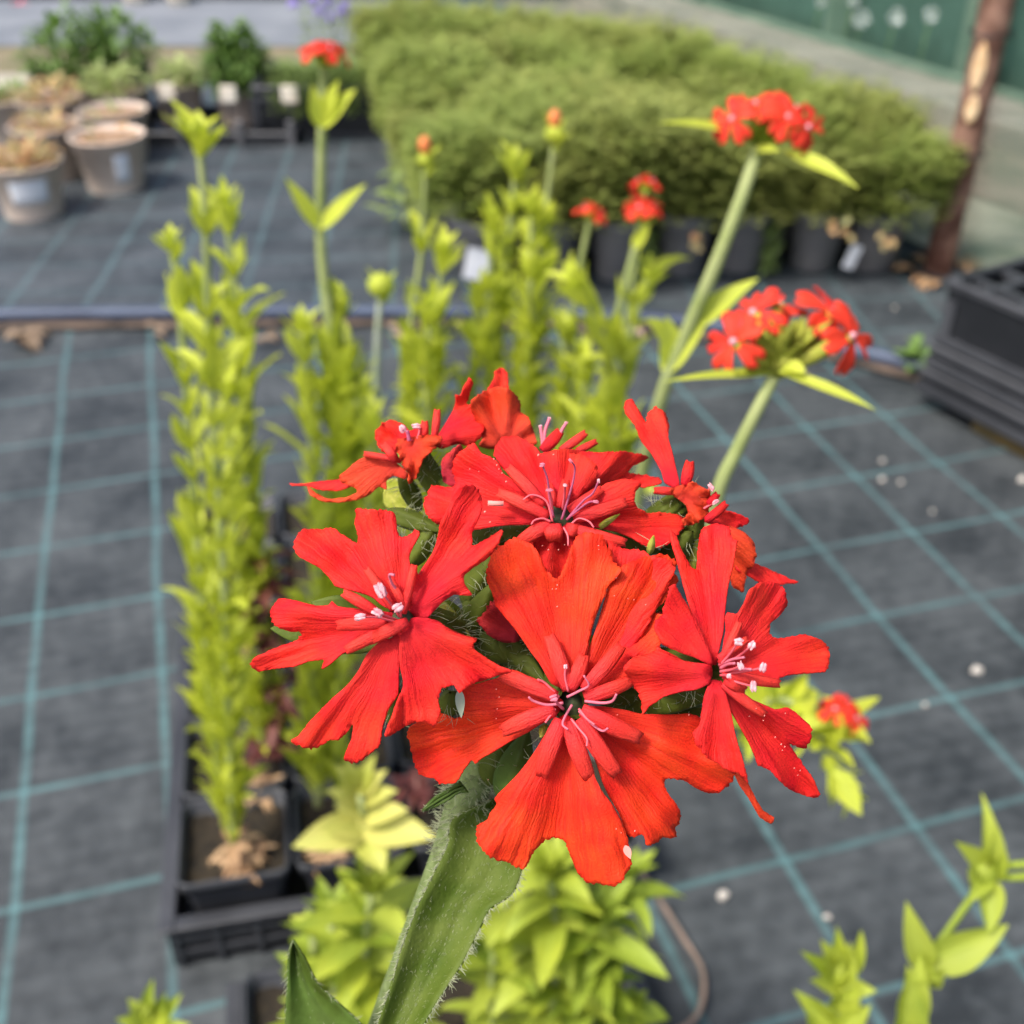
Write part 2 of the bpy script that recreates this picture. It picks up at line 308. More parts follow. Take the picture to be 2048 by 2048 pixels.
    bp = N('ShaderNodeBump'); bp.inputs['Strength'].default_value = .35; bp.inputs['Distance'].default_value = .001; L.new(wm.outputs[0], bp.inputs['Height'])
    b2 = N('ShaderNodeBump'); b2.inputs['Strength'].default_value = .5; b2.inputs['Distance'].default_value = .01; L.new(n1.outputs['Fac'], b2.inputs['Height']); L.new(bp.outputs['Normal'], b2.inputs['Normal'])
    L.new(b2.outputs['Normal'], b.inputs['Normal'])
    return m
# grid lines of the woven fabric: crossings read off the photograph
o0, o1, o2 = G(1479, 1621), G(1725.6, 1557), G(1577, 1365)
GU = ((o1 - o0) + (G(1901, 1802) - G(1636, 1880))) / 2; GV = ((G(1791.5, 1316) - G(1901, 1802)) / 2 + (G(1791.5,1316)-G(1577,1365)) * 0) - GU * .5
mtx = Matrix(((GU.x, GV.x), (GU.y, GV.y))).inverted()
gu, gv = (mtx[0][0], mtx[0][1]), (mtx[1][0], mtx[1][1])
ph = (-(gu[0] * o0.x + gu[1] * o0.y), -(gv[0] * o0.x + gv[1] * o0.y))
fab = mat_fabric('woven_ground_cover', gu, gv, ph, .0088, .0072, (.024, .029, .032), (.086, .096, .100), (.095, .19, .195), .78)
e0, e1 = G(27, 566), G(172, 562); du = e1 - e0
dv = Vector((-du.y, du.x, 0)) * .98
mt2 = Matrix(((du.x, dv.x), (du.y, dv.y))).inverted(); gu2, gv2 = (mt2[0][0], mt2[0][1]), (mt2[1][0], mt2[1][1])
fab2 = mat_fabric('woven_ground_cover_far', gu2, gv2, (-(gu2[0] * e0.x + gu2[1] * e0.y), .3), .012, .008, (.030, .037, .043), (.085, .098, .108), (.10, .17, .18), .6)

def sheet(name, pts, z, m, kind='structure'):
    mb = MB(); mb.tri([(p[0], p[1], z) for p in pts]); o = mb.build(name, m, smooth=False); tag(o, kind=kind); return o
gm = mat('yard_ground', (.16, .14, .10), .95, col2=(.10, .12, .05), vscale=3, bump=.5, bscale=20)
sheet('ground', [(-60, -60), (60, -60), (60, 60), (-60, 60)], -.012, gm)
hp = [G(x, y + 7) for x, y in ((-500, 640), (-200, 618), (0, 607), (300, 603), (600, 601), (900, 603), (1200, 612), (1400, 635), (1600, 672), (1760, 712), (2000, 775), (2300, 850))]
near = [(p.x, p.y - .004) for p in hp]
sheet('near_ground_cover', [(-4, -2), (4, -2), (4, near[-1][1])] + list(reversed(near)) + [(-4, near[0][1])], 0, fab)
soil_edge = mat('leaf_mould', (.045, .035, .028), .95, col2=(.14, .10, .075), vscale=30, bump=1, bscale=80)
back_y = 3.75
sheet('far_ground_cover', [(x, y + .004) for x, y in near] + [(4, back_y), (-4, back_y)], .004, fab2)
# strip of soil showing between the two covers
mb = MB(); top = spline([Vector((p.x, p.y + .01, .0075)) for p in hp], 6); rr = random.Random(3)
bot = [p + Vector((0, -.034 - .03 * noise.noise(p * 9) - .008, 0)) for p in top]; mb.quadgrid([bot, top]); tag(mb.build('soil_strip', soil_edge), kind='structure')
moss = mat('moss_strip', (.13, .13, .06), .95, col2=(.24, .19, .12), vscale=5, bump=1, bscale=40)
sheet('moss_verge', [(-4, back_y - .02), (4, back_y - .02), (4, 4.22), (-4, 4.22)], .008, moss)
road = mat('grey_path', (.15, .165, .185), .7, col2=(.21, .225, .245), vscale=4, bump=.4, bscale=30)
sheet('path', [(-6, 4.2), (.1, 4.2), (.5, 5.12), (-6, 5.12)], .012, road)
sheet('dark_verge', [(-6, 5.1), (.5, 5.1), (.5, 9), (-6, 9)], .016, mat('dark_verge', (.02, .022, .026), .8, col2=(.05, .055, .05), vscale=6))

# pipe between the covers
mb = MB(); mb.tube(spline([p + Vector((0, .008, .0165)) for p in hp], 10), .0125, 14)
tag(mb.build('water_pipe', M_['hose']), 'dusty blue plastic pipe lying across the dark ground cover behind the tall plants', 'pipe')

# ------------------------------------------------------------------ main flower cluster
SC = {1: (480, 900, 2.76), 2: (780, 1040, 2.5417), 3: (1160, 760, 2.1), 4: (560, 720, 2.477), 6: (560, 1480, 2.1955)}
def conv(k, p): ox, oy, s = SC[k]; return (ox + p[0] / s, oy + p[1] / s)
def CR(pts, closed, step):
    n = len(pts); out = []
    for i in range(n if closed else n - 1):
        a, b, c, d = (Vector(pts[(i + j) % n]) if closed else Vector(pts[min(max(i + j, 0), n - 1)]) for j in (-1, 0, 1, 2))
        m = max(1, int((c - b).length / step))
        for q in range(m):
            t = q / m; cr = .5 * ((2 * b) + (c - a) * t + (2 * a - 5 * b + 4 * c - d) * t * t + (3 * b - a - 3 * c + d) * t ** 3)
            out.append(cr * .55 + b.lerp(c, t) * .45)
    return out
main = empty('scarlet_flowering_plant', P(700, 2350, .20), 'largest plant, sharp scarlet cluster of notched petals on a hairy green stem', 'flowering plant')

def petal(k, pts, center, dc, dz, mats, parent, bow=0, crease=.0018, serr=4.4, wave=.0010, seed=0, side=0, lobes=2, name='petal'):
    pts = [conv(k, p) for p in pts]; c = Vector(center); rs = random.Random(seed * 31 + len(pts) * 7 + int(pts[0][0]))
    out = CR(pts, True, 3.6)
    far = sorted(out, key=lambda q: -(q - c).length)[:max(4, len(out) // 4)]
    far = sum(far, Vector((0, 0))) / len(far); ax = far - c; Ln = ax.length; ax.normalize(); pe = Vector((-ax.y, ax.x))
    # serrate the outer margin
    o2 = []; n = len(out); acc = 0; cen = sum(out, Vector((0, 0))) / n
    for i, q in enumerate(out):
        s = (q - c).length / Ln; t = (out[(i + 1) % n] - out[i - 1]).normalized(); nn = Vector((t.y, -t.x))
        if nn.dot(q - cen) < 0: nn = -nn
        tipness = abs(nn.dot((q - c).normalized()))
        acc += (out[i] - out[i - 1]).length
        tooth = ((acc / (10.5 + 3 * math.sin(acc * .037))) % 1.0) - .5
        amp = serr * max(0, min(1, (s - .55) * 4)) * (0.25 + .75 * tipness)
        o2.append(q + nn * (tooth * amp + rs.uniform(-.25, .25) * amp + .5 * math.sin(acc * .05 + seed)))
    out = o2; n = len(out)
    xs = [q.x for q in out]; ys = [q.y for q in out]; vs = list(out)
    def inside(p):
        r_ = False; j = n - 1
        for i in range(n):
            if (out[i].y > p.y) != (out[j].y > p.y) and p.x < (out[j].x - out[i].x) * (p.y - out[i].y) / (out[j].y - out[i].y) + out[i].x: r_ = not r_
            j = i
        return r_
    y = min(ys); row = 0
    while y < max(ys):
        x = min(xs) + (row % 2) * 4.5
        while x < max(xs):
            q = Vector((x, y))
            if inside(q) and min((q - o).length_squared for o in out) > 14: vs.append(q)
            x += 9
        y += 7.8; row += 1
    rv, re, rf, *_ = delaunay_2d_cdt(vs, [], [list(range(n))], 1, 1e-4)
    mb = MB(); ppm = F / dc
    for q in rv:
        q = Vector(q); d = q - c; s = d.dot(ax) / Ln; t = d.dot(pe) / Ln; r_ = d.length / Ln; th = math.atan2(d.dot(pe), d.dot(ax))
        z = dc + dz * s + bow * s * s + side * t
        z += crease * (1 - min(1, abs(th) * 3.2)) * min(1, r_ * 2)                 # midrib valley
        z += wave * (math.sin(th * 9 + seed) * r_ + 1.6 * noise.noise(Vector((q.x * .014, q.y * .014, seed * 3.1))) * r_)
        z += .00055 * noise.noise(Vector((th * 12, r_ * 1.2, seed))) * r_ * (1 + r_)
        z += .0022 * max(0, .16 - r_) / .16
        mb.v.append(tuple(P(q.x, q.y, z))); mb.uv.append((th + seed * .37, r_)); mb.c.append(rs.random())
    for f in rf:
        f = list(f); a, b, cc = (Vector(mb.v[i]) for i in f[:3])
        if (b - a).cross(cc - a).dot(CAM - a) < 0: f.reverse()
        mb.f.append(tuple(f))
    return mb.build(name, mats, parent, solid=.00022)

def px_pt(k, p, z): q = conv(k, p); return P(q[0], q[1], z)
def strip(k, a, b, wpx, dc, lift, parent, mt='scale_red', dz=0, notch=True):
    lift *= .7; wpx *= .92
    a2, b2 = Vector(conv(k, a)), Vector(conv(k, b)); w_ = wpx / SC[k][2] / 2; ax = (b2 - a2); pe = Vector((-ax.y, ax.x)).normalized(); rows = []; mb = MB()
    for i in range(13):
        t = i / 12; m = a2 + ax * t; wd = w_ * (.55 + .6 * math.sin(math.pi * min(1, t * .75 + .12))) * (1 if t < .93 else .86)
        m = m + pe * math.sin(t * 3) * w_ * .15
        row = []
        for j in range(7):
            s = (j - 3) / 3; z = dc - lift * math.sin(math.pi * min(1, t * .9 + .08)) ** .8 + dz * t + .0004 * (s * s)
            q = m + pe * wd * s
            if notch and i == 12: q = q + ax.normalized() * (2.2 * (abs(s) > .5) - 1.5 * (abs(s) < .2))
            row.append(P(q.x, q.y, z))
        rows.append(row)
    mb.quadgrid(rows); b0 = rnd.random()
    mb.uv = [(u * .25 + b0 * 5, v) for u, v in mb.uv]
    return mb.build('petal_scale', M_[mt], parent, solid=.0004)
def stamen(k, pts, dc, parent, anther=(0, 0, 0), rf=.00016, fm='filament', am='anther', dz=-.004, curl=False):
    n = len(pts); ps = [px_pt(k, p, dc + dz * (i / (n - 1))) for i, p in enumerate(pts)]
    mb = MB(); sp = spline(ps, 6); mb.tube(sp, [rf * (1 - .25 * i / len(sp)) for i in range(len(sp))], 8)
    ob = mb.build('stamen', M_[fm], parent)
    if anther[1]:
        ang, L_, r_ = anther; d = px_pt(k, (pts[-1][0] + math.cos(R(ang)) * 10, pts[-1][1] + math.sin(R(ang)) * 10), dc + dz) - ps[-1]
        m2 = MB(); s_ = dc / F / SC[k][2]
        d.normalize(); sd_ = d.cross(Vector(ps[-1] - CAM).normalized()).normalized()
        for q in (-1, 1): m2.ell(ps[-1] + sd_ * q * r_ * s_ * .36, d, r_ * s_ * .50, L_ * s_ * .72, 10, 10)
        for i in range(len(m2.v)): m2.v[i] = tuple(Vector(m2.v[i]) + Vector(noise.noise_vector(Vector(m2.v[i]) * 3000)) * r_ * s_ * .34)
        m2.build('anther', M_[am], parent)
    return ob
CORE = P(1050, 1300, .168)
hair_mb = MB(); hr = random.Random(5)
def hair(p, d, L, r=.000045, bend=.5):
    d = Vector(d).normalized(); o = d.orthogonal().normalized(); o.rotate(Matrix.Rotation(hr.uniform(0, 6.28), 3, d)); pts = [Vector(p) + d * L * t + o * bend * L * t * t for t in (0, .3, .65, 1)]
    hair_mb.tube(pts, [r, r * .9, r * .7, r * .3], 4, cap=False)
def calyx(center, dc, parent_label=None, r0=.0013, r1=.0024, core=None, mt='calyx', hairs=150):
    core = core or CORE; tip = P(center[0], center[1], dc + .0016); d = (tip - core); L_ = d.length; d.normalize()
    pts = [core.lerp(tip, t) for t in (0, .25, .5, .7, .85, 1)]; mb = MB()
    a = d.orthogonal().normalized(); b = d.cross(a); rows = []
    rad = [r0 * .7, r0 * .9, r0 * 1.3, r1, r1 * 1.05, r1 * .9]
    for i, p in enumerate(pts): rows.append([p + (a * math.cos(2 * math.pi * k / 30) + b * math.sin(2 * math.pi * k / 30)) * rad[i] * (1 + .10 * math.cos(10 * 2 * math.pi * k / 30)) for k in range(30)])
    rows.append([pts[-1] - d * .003 + (a * math.cos(2 * math.pi * k / 30) + b * math.sin(2 * math.pi * k / 30)) * rad[-1] * .6 for k in range(30)])
    mb.quadgrid(rows, True); ob = mb.build('flower', M_[mt], main)
    for _ in range(hairs):
        t = hr.uniform(.1, .97); th = hr.uniform(0, 6.28); i = min(4, int(t * 5)); nrm = a * math.cos(th) + b * math.sin(th)
        hair(core.lerp(tip, t) + nrm * (r0 + (r1 - r0) * t), nrm + d * hr.uniform(-.2, .6), hr.uniform(.0012, .003))
    return ob
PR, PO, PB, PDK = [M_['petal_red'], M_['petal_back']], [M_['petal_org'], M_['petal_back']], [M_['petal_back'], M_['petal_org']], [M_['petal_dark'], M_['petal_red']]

# --- left flower
cl = conv(1, (890, 935)); fl = calyx(cl, .1345)
L1 = [(880,900),(790,860),(740,820),(700,800),(640,780),(590,768),(525,750),(505,720),(445,660),(390,625),(330,590),(300,548),(303,495),(345,445),(420,432),(470,437),(492,430),(525,434),(560,465),(600,490),(648,517),(652,490),(635,410),(642,350),(648,322),(740,332),(835,335),(862,370),(868,450),(885,480),(925,475),(965,440),(992,458),(960,530),(935,590),(940,640),(940,700),(930,790),(910,860),(897,915)]
L2 = [(930,905),(945,800),(950,700),(950,630),(970,640),(985,690),(1010,650),(1060,570),(1090,490),(1110,400),(1150,310),(1170,230),(1200,200),(1290,195),(1328,240),(1338,300),(1320,370),(1295,430),(1280,470),(1282,530),(1340,505),(1400,470),(1452,440),(1430,510),(1370,590),(1300,640),(1240,690),(1240,740),(1280,798),(1230,802),(1180,795),(1130,830),(1070,890),(1035,925),(980,920)]
L3 = [(860,905),(740,885),(640,878),(590,872),(540,862),(508,835),(490,855),(420,860),(320,835),(240,820),(205,835),(172,885),(172,940),(200,975),(280,1000),(335,1003),(340,1020),(300,1055),(190,1095),(75,1150),(63,1188),(110,1222),(180,1210),(290,1195),(380,1165),(440,1160),(467,1162),(452,1208),(500,1180),(560,1125),(640,1085),(740,1060),(865,1000)]
L4 = [(890,960),(850,1030),(770,1060),(700,1130),(650,1220),(590,1300),(480,1400),(390,1490),(320,1580),(285,1602),(370,1648),(430,1642),(490,1605),(540,1600),(590,1560),(625,1505),(612,1600),(572,1702),(620,1728),(700,1690),(770,1630),(785,1530),(820,1430),(872,1350),(877,1250),(880,1100),(910,980)]
L5 = [(905,965),(880,1080),(885,1200),(900,1300),(865,1400),(800,1573),(840,1570),(920,1520),(990,1495),(1030,1505),(1072,1532),(1090,1510),(1105,1450),(1095,1380),(1110,1320),(1150,1302),(1180,1298),(1212,1342),(1250,1310),(1330,1275),(1430,1240),(1500,1222),(1430,1192),(1360,1150),(1295,1105),(1285,1070),(1305,1045),(1240,1025),(1160,990),(1100,950),(1040,930),(960,925)]
petal(1, L1, cl, .1345, .0035, PR, fl, seed=1, bow=.001); petal(1, L2, cl, .1345, .0005, PR, fl, seed=2, bow=-.0015)
petal(1, L3, cl, .1345, .004, PR, fl, seed=3, bow=.002); petal(1, L4, cl, .1343, .001, PR, fl, seed=4, bow=.003); petal(1, L5, cl, .1340, -.001, PR, fl, seed=5, bow=.0008, serr=3)
for a, b, w_, lf in (((835,985),(588,1104),52,.001),((810,955),(538,968),62,.0012),((760,900),(572,790),48,.0012),((850,880),(700,660),40,.0016),((925,950),(720,1050),60,.0025),((900,900),(960,640),34,.0018),((915,880),(830,720),34,.002)): strip(1, a, b, w_, .1338, lf, fl)
stamen(1, [(880,920),(840,860),(775,775)], .134, fl, (60, 62, 34)); stamen(1, [(890,925),(885,890),(872,868)], .134, fl, (-35, 40, 28))
stamen(1, [(870,940),(820,920),(760,898)], .134, fl, (30, 46, 25)); stamen(1, [(860,950),(760,925),(662,922)], .134, fl, (-10, 44, 22)); stamen(1, [(890,900),(870,790),(838,735),(825,690),(850,690)], .134, fl, rf=.00022, fm='style')
m0 = MB(); m0.ell(P(cl[0] + 3, cl[1] + 2, .1353), ray(*cl), .0014, .001, 16, 8); m0.build('throat', M_['throat'], fl)

# --- front centre flower
cc = conv(2, (925, 940)); fc = calyx(cc, .1385, r1=.0023)
C1 = [(915,880),(880,862),(820,830),(790,780),(760,730),(720,680),(680,620),(640,560),(590,500),(540,440),(527,400),(505,340),(490,300),(495,250),(510,200),(512,168),(545,150),(545,118),(570,130),(600,103),(640,88),(700,115),(745,150),(770,200),(790,245),(820,280),(852,305),(880,250),(905,190),(925,130),(945,85),(990,63),(1040,70),(1080,82),(1100,130),(1130,170),(1135,210),(1178,250),(1150,290),(1110,330),(1095,380),(1070,430),(1040,510),(1015,600),(1000,680),(980,760),(960,830),(935,880)]
C2 = [(970,850),(990,740),(1010,650),(1050,540),(1085,430),(1110,340),(1150,300),(1180,235),(1290,190),(1380,170),(1462,212),(1440,260),(1462,310),(1420,370),(1390,420),(1345,465),(1385,480),(1360,540),(1380,620),(1350,670),(1290,690),(1220,700),(1212,740),(1215,800),(1120,830),(1040,870),(1005,905)]
C2b = [(1000,700),(1080,600),(1100,400),(1120,200),(1110,105),(1200,150),(1290,155),(1330,185),(1420,200),(1450,260),(1380,400),(1300,560),(1150,760)]
C3 = [(1000,950),(1060,948),(1120,953),(1200,965),(1280,985),(1370,990),(1440,990),(1520,983),(1580,1005),(1590,1060),(1600,1150),(1640,1200),(1700,1240),(1748,1290),(1740,1325),(1690,1370),(1660,1387),(1600,1380),(1540,1350),(1490,1320),(1400,1312),(1395,1345),(1420,1400),(1460,1450),(1477,1492),(1463,1540),(1445,1560),(1452,1607),(1400,1615),(1380,1610),(1350,1642),(1305,1657),(1288,1600),(1240,1612),(1200,1595),(1180,1530),(1150,1470),(1110,1400),(1080,1330),(1050,1240),(1010,1150),(985,1090),(970,1020)]
C4 = [(895,990),(840,1020),(780,1100),(740,1170),(700,1230),(650,1290),(600,1340),(550,1390),(533,1420),(542,1450),(508,1490),(500,1520),(443,1555),(440,1620),(450,1640),(480,1690),(530,1722),(600,1740),(667,1778),(700,1750),(720,1700),(760,1650),(790,1625),(850,1613),(890,1640),(920,1710),(950,1780),(1000,1840),(1060,1850),(1140,1862),(1187,1830),(1192,1800),(1228,1750),(1215,1680),(1210,1620),(1180,1540),(1130,1450),(1080,1380),(1040,1300),(1000,1200),(965,1100),(935,1020)]
C5 = [(880,920),(830,890),(740,830),(690,790),(620,763),(550,800),(480,820),(400,845),(358,868),(375,925),(375,990),(330,1010),(275,985),(238,960),(225,1040),(170,1020),(100,1050),(88,1100),(110,1170),(118,1220),(150,1290),(200,1310),(240,1320),(253,1342),(330,1337),(360,1290),(400,1240),(415,1222),(430,1242),(460,1215),(520,1180),(600,1130),(700,1080),(760,1040),(850,985)]
petal(2, C2b, cc, .1402, .001, PR, fc, seed=16, bow=.001, name='petal')
petal(2, C2, cc, .1388, .002, PO, fc, seed=12, bow=.0005, side=-.001); petal(2, C1, cc, .1385, .001, PO, fc, seed=11, bow=.0005, crease=.0018)
petal(2, C3, cc, .1388, .002, PO, fc, seed=13, bow=.0012, wave=.0011); petal(2, C4, cc, .1384, -.0015, PO, fc, seed=14, bow=.0022, crease=.0016, wave=.0009); petal(2, C5, cc, .1388, .002, PO, fc, seed=15, bow=.002)
for a, b, w_, lf, dz in (((905,862),(808,590),72,.0014,.0006),((915,858),(985,690),66,.0014,.0006),((985,860),(1175,640),66,.0016,.0006),((990,905),(1222,820),62,.0016,.0006),((845,900),(562,788),74,.0016,.001),((835,965),(572,1072),78,.0018,.001),((868,1015),(772,1298),84,.0018,.0002),((905,1025),(1012,1308),80,.0018,.0002),((962,1010),(1155,1290),80,.0018,.0002),((975,965),(1272,1108),80,.0018,.0006)): strip(2, a, b, w_, .1376, lf, fc, dz=dz)
stamen(2, [(880,960),(850,930),(832,905)], .1376, fc, (-20, 30, 20), fm='style', am='style', rf=.0002)
stamen(2, [(925,940),(890,1000),(878,1040),(905,1065)], .1372, fc, fm='style', rf=.00017, dz=-.002); stamen(2, [(960,970),(1030,1040),(1080,1072),(1108,1058)], .1372, fc, fm='style', rf=.00017, dz=-.002)
stamen(2, [(990,920),(1080,930),(1130,920),(1152,885)], .1372, fc, fm='style', rf=.0002, dz=-.002); stamen(2, [(900,900),(960,870),(1010,840),(985,790)], .1372, fc, fm='style', rf=.00017, dz=-.002)
stamen(2, [(880,930),(800,940),(730,920),(705,900)], .1374, fc, fm='style', rf=.0002, dz=-.001); stamen(2, [(920,1010),(960,1060),(1000,1110),(1000,1150)], .1372, fc, fm='filament', dz=-.002)
stamen(2, [(960,960),(1000,1010),(1040,1040)], .1372, fc, fm='filament', dz=-.002); stamen(2, [(840,960),(810,1000),(790,1030)], .1374, fc, fm='filament', dz=-.001); stamen(2, [(860,900),(790,830),(750,810)], .1374, fc, fm='filament', dz=-.001)
stamen(2, [(905,870),(890,800),(892,745)], .1372, fc, (80, 18, 12), fm='filament', dz=-.001)
m0 = MB(); m0.ell(P(cc[0], cc[1], .1425), ray(*cc), .0021, .0012, 20, 8); m0.build('throat', M_['throat'], fc)

# --- right flower
cr_ = conv(3, (575, 1240)); fr = calyx(cr_, .1345)
R1 = [(560,1195),(530,1130),(490,1030),(455,930),(430,850),(405,750),(385,690),(376,628),(405,660),(430,720),(465,780),(490,800),(493,720),(505,650),(520,618),(570,606),(625,618),(635,650),(645,675),(662,668),(655,700),(640,780),(625,850),(615,920),(605,1000),(600,1060),(585,1130),(572,1195)]
R2 = [(552,1200),(480,1165),(400,1135),(345,1108),(320,1062),(312,1020),(345,990),(345,960),(365,920),(378,868),(400,860),(440,930),(480,1000),(520,1080),(552,1160)]
R2b = [(550,1200),(440,1180),(380,1150),(340,1132),(330,1118),(300,1150),(240,1160),(200,1180),(183,1212),(205,1250),(240,1310),(262,1365),(260,1408),(290,1370),(350,1330),(420,1310),(490,1300),(545,1270)]
R3 = [(548,1262),(522,1330),(510,1400),(500,1450),(473,1480),(490,1530),(515,1560),(540,1590),(590,1620),(640,1650),(665,1650),(705,1690),(690,1620),(670,1550),(650,1480),(635,1400),(620,1340),(598,1270)]
R3b = [(645,1640),(690,1650),(705,1690),(740,1758),(770,1808),(814,1838),(800,1862),(750,1830),(700,1745),(670,1700)]
R4 = [(590,1262),(620,1310),(700,1335),(780,1370),(820,1385),(870,1375),(900,1390),(935,1420),(972,1460),(970,1500),(945,1547),(880,1528),(905,1565),(940,1620),(980,1680),(1005,1740),(980,1757),(900,1730),(860,1700),(800,1640),(750,1620),(735,1580),(710,1520),(670,1450),(640,1400),(612,1350)]
R5 = [(585,1200),(600,1120),(612,1050),(607,1000),(620,975),(660,980),(690,940),(715,880),(760,850),(820,850),(860,880),(868,940),(840,990),(800,1020),(795,1065),(830,1085),(870,1080),(930,1070),(1000,1085),(1042,1120),(1050,1180),(1030,1222),(960,1230),(880,1240),(840,1250),(830,1268),(740,1262),(640,1250)]
petal(3, R3b, cr_, .137, .002, PB, fr, seed=26, serr=2)
petal(3, R1, cr_, .1345, .004, PR, fr, seed=21, bow=.0005); petal(3, R2b, cr_, .1342, .0005, PR, fr, seed=22, bow=-.001, crease=.0006); petal(3, R2, cr_, .1345, -.0002, PR, fr, seed=23, bow=-.001, crease=.0006)
petal(3, R5, cr_, .1345, .003, PR, fr, seed=24, bow=.001); petal(3, R3, cr_, .1344, -.0015, PR, fr, seed=25, bow=.001, crease=.0005); petal(3, R4, cr_, .1346, .0015, PR, fr, seed=27, bow=.002, crease=.002)
for a, b, w_, lf in (((600,1235),(836,1275),34,.0015),((600,1275),(775,1405),34,.001),((590,1190),(668,1020),26,.001),((610,1260),(690,1300),34,.002),((580,1170),(700,1090),24,.001)): strip(3, a, b, w_, .1338, lf, fr)
for pts, an in (([(585,1200),(630,1150),(665,1100)], (10, 26, 18)), ([(590,1205),(665,1160),(722,1115)], (-55, 24, 18)), ([(590,1225),(640,1215),(675,1200)], (70, 26, 15)), ([(600,1235),(700,1222),(768,1208)], (-75, 28, 16)), ([(600,1250),(680,1275),(728,1287)], (85, 34, 15)), ([(590,1240),(610,1240),(626,1243)], (80, 14, 12))): stamen(3, pts, .134, fr, an, dz=-.005)
for q in ((585,1195,690,1165),(590,1210,650,1190),(590,1225,720,1215)): stamen(3, [(q[0],q[1]),((q[0]+q[2])/2,(q[1]+q[3])/2-6),(q[2],q[3])], .134, fr, rf=.0002, fm='style')

# --- upper centre flower
ct = conv(4, (1390, 790)); ft = calyx(ct, .148)
T1 = [(1325,775),(1250,700),(1200,640),(1150,590),(1105,560),(1080,510),(1040,480),(1000,460),(960,408),(920,430),(875,470),(853,540),(868,600),(855,632),(750,622),(725,680),(710,730),(740,780),(800,818),(870,780),(960,838),(1070,825),(1220,815),(1330,808)]
T2 = [(1345,775),(1300,700),(1240,640),(1150,580),(1100,530),(1062,475),(1062,430),(1100,385),(1180,382),(1250,420),(1290,460),(1330,480),(1400,460),(1500,470),(1570,530),(1560,600),(1500,660),(1430,720),(1405,775)]
T3 = [(1320,640),(1290,470),(1330,455),(1400,440),(1530,455),(1700,455),(1825,475),(1810,495),(1740,530),(1720,555),(1750,562),(1885,588),(1892,610),(1800,632),(1700,610),(1600,620),(1500,680),(1400,720)]
T4 = [(1425,795),(1480,720),(1550,660),(1620,610),(1720,588),(1790,605),(1762,650),(1755,700),(1775,735),(1830,760),(1900,755),(1960,765),(2008,795),(1985,850),(1923,913),(1863,933),(1816,925),(1740,880),(1663,850),(1560,830),(1470,825)]
T5 = [(1350,805),(1290,860),(1250,900),(1290,960),(1310,1060),(1345,1180),(1400,1150),(1440,1040),(1500,980),(1600,950),(1560,880),(1480,830),(1420,805)]
T6 = [(1330,800),(1240,850),(1170,895),(1130,930),(1200,1000),(1300,1060),(1340,900)]
petal(4, T3, ct, .1485, .006, PR, ft, seed=33, bow=.002); petal(4, T2, ct, .1482, .003, PR, ft, seed=32, bow=.002); petal(4, T1, ct, .148, .001, PR, ft, seed=31, bow=.001)
petal(4, T4, ct, .148, .0012, PR, ft, seed=34, bow=.0015); petal(4, T5, ct, .1478, -.0005, PR, ft, seed=35); petal(4, T6, ct, .1484, 0, PR, ft, seed=36)
for a, b, w_, lf, dz in (((1330,775),(1082,658),52,.0016,.0004),((1310,720),(1132,535),50,.0016,.001),((1430,745),(1590,640),44,.0018,.001),((1455,785),(1712,705),56,.0016,0),((1340,815),(1190,900),62,.0014,-.0003),((1360,815),(1362,895),80,.0018,-.0005),((1430,830),(1710,905),50,.0016,-.0003),((1385,730),(1415,600),44,.0018,.0012),((1350,720),(1330,620),40,.0016,.001),((1420,830),(1480,850),56,.0016,-.0003)): strip(4, a, b, w_, .1468, lf, ft, dz=dz)
stamen(4, [(1355,780),(1335,680),(1325,590),(1300,520)], .146, ft, (0, 20, 12), rf=.00017, fm='filament_purple', am='style'); stamen(4, [(1395,790),(1430,680),(1455,590),(1460,530),(1440,500)], .146, ft, (45, 18, 9), rf=.00017, fm='filament_purple', am='style')
stamen(4, [(1430,780),(1500,700),(1550,660),(1578,600)], .146, ft, (80, 16, 9), rf=.00017, fm='filament_purple', am='anther'); stamen(4, [(1420,790),(1480,740),(1530,705),(1565,702)], .146, ft, (10, 22, 10), rf=.00017, fm='filament_purple', am='style')
stamen(4, [(1350,760),(1345,700),(1335,645)], .1462, ft, (0, 26, 9), rf=.00018, am='style'); stamen(4, [(1400,740),(1410,660),(1412,620)], .1462, ft, (0, 14, 9), rf=.00018)
for cpts in ([(1350,800),(1320,700),(1250,668),(1205,692)], [(1340,800),(1300,785),(1260,795),(1245,815)], [(1440,815),(1480,785),(1530,800),(1555,830)], [(1405,830),(1425,870),(1428,920)]): stamen(4, cpts, .1462, ft, rf=.00015, dz=-.001)
m0 = MB(); m0.ell(P(ct[0], ct[1], .1492), ray(*ct), .0022, .001, 16, 8); m0.build('throat', M_['throat'], ft)

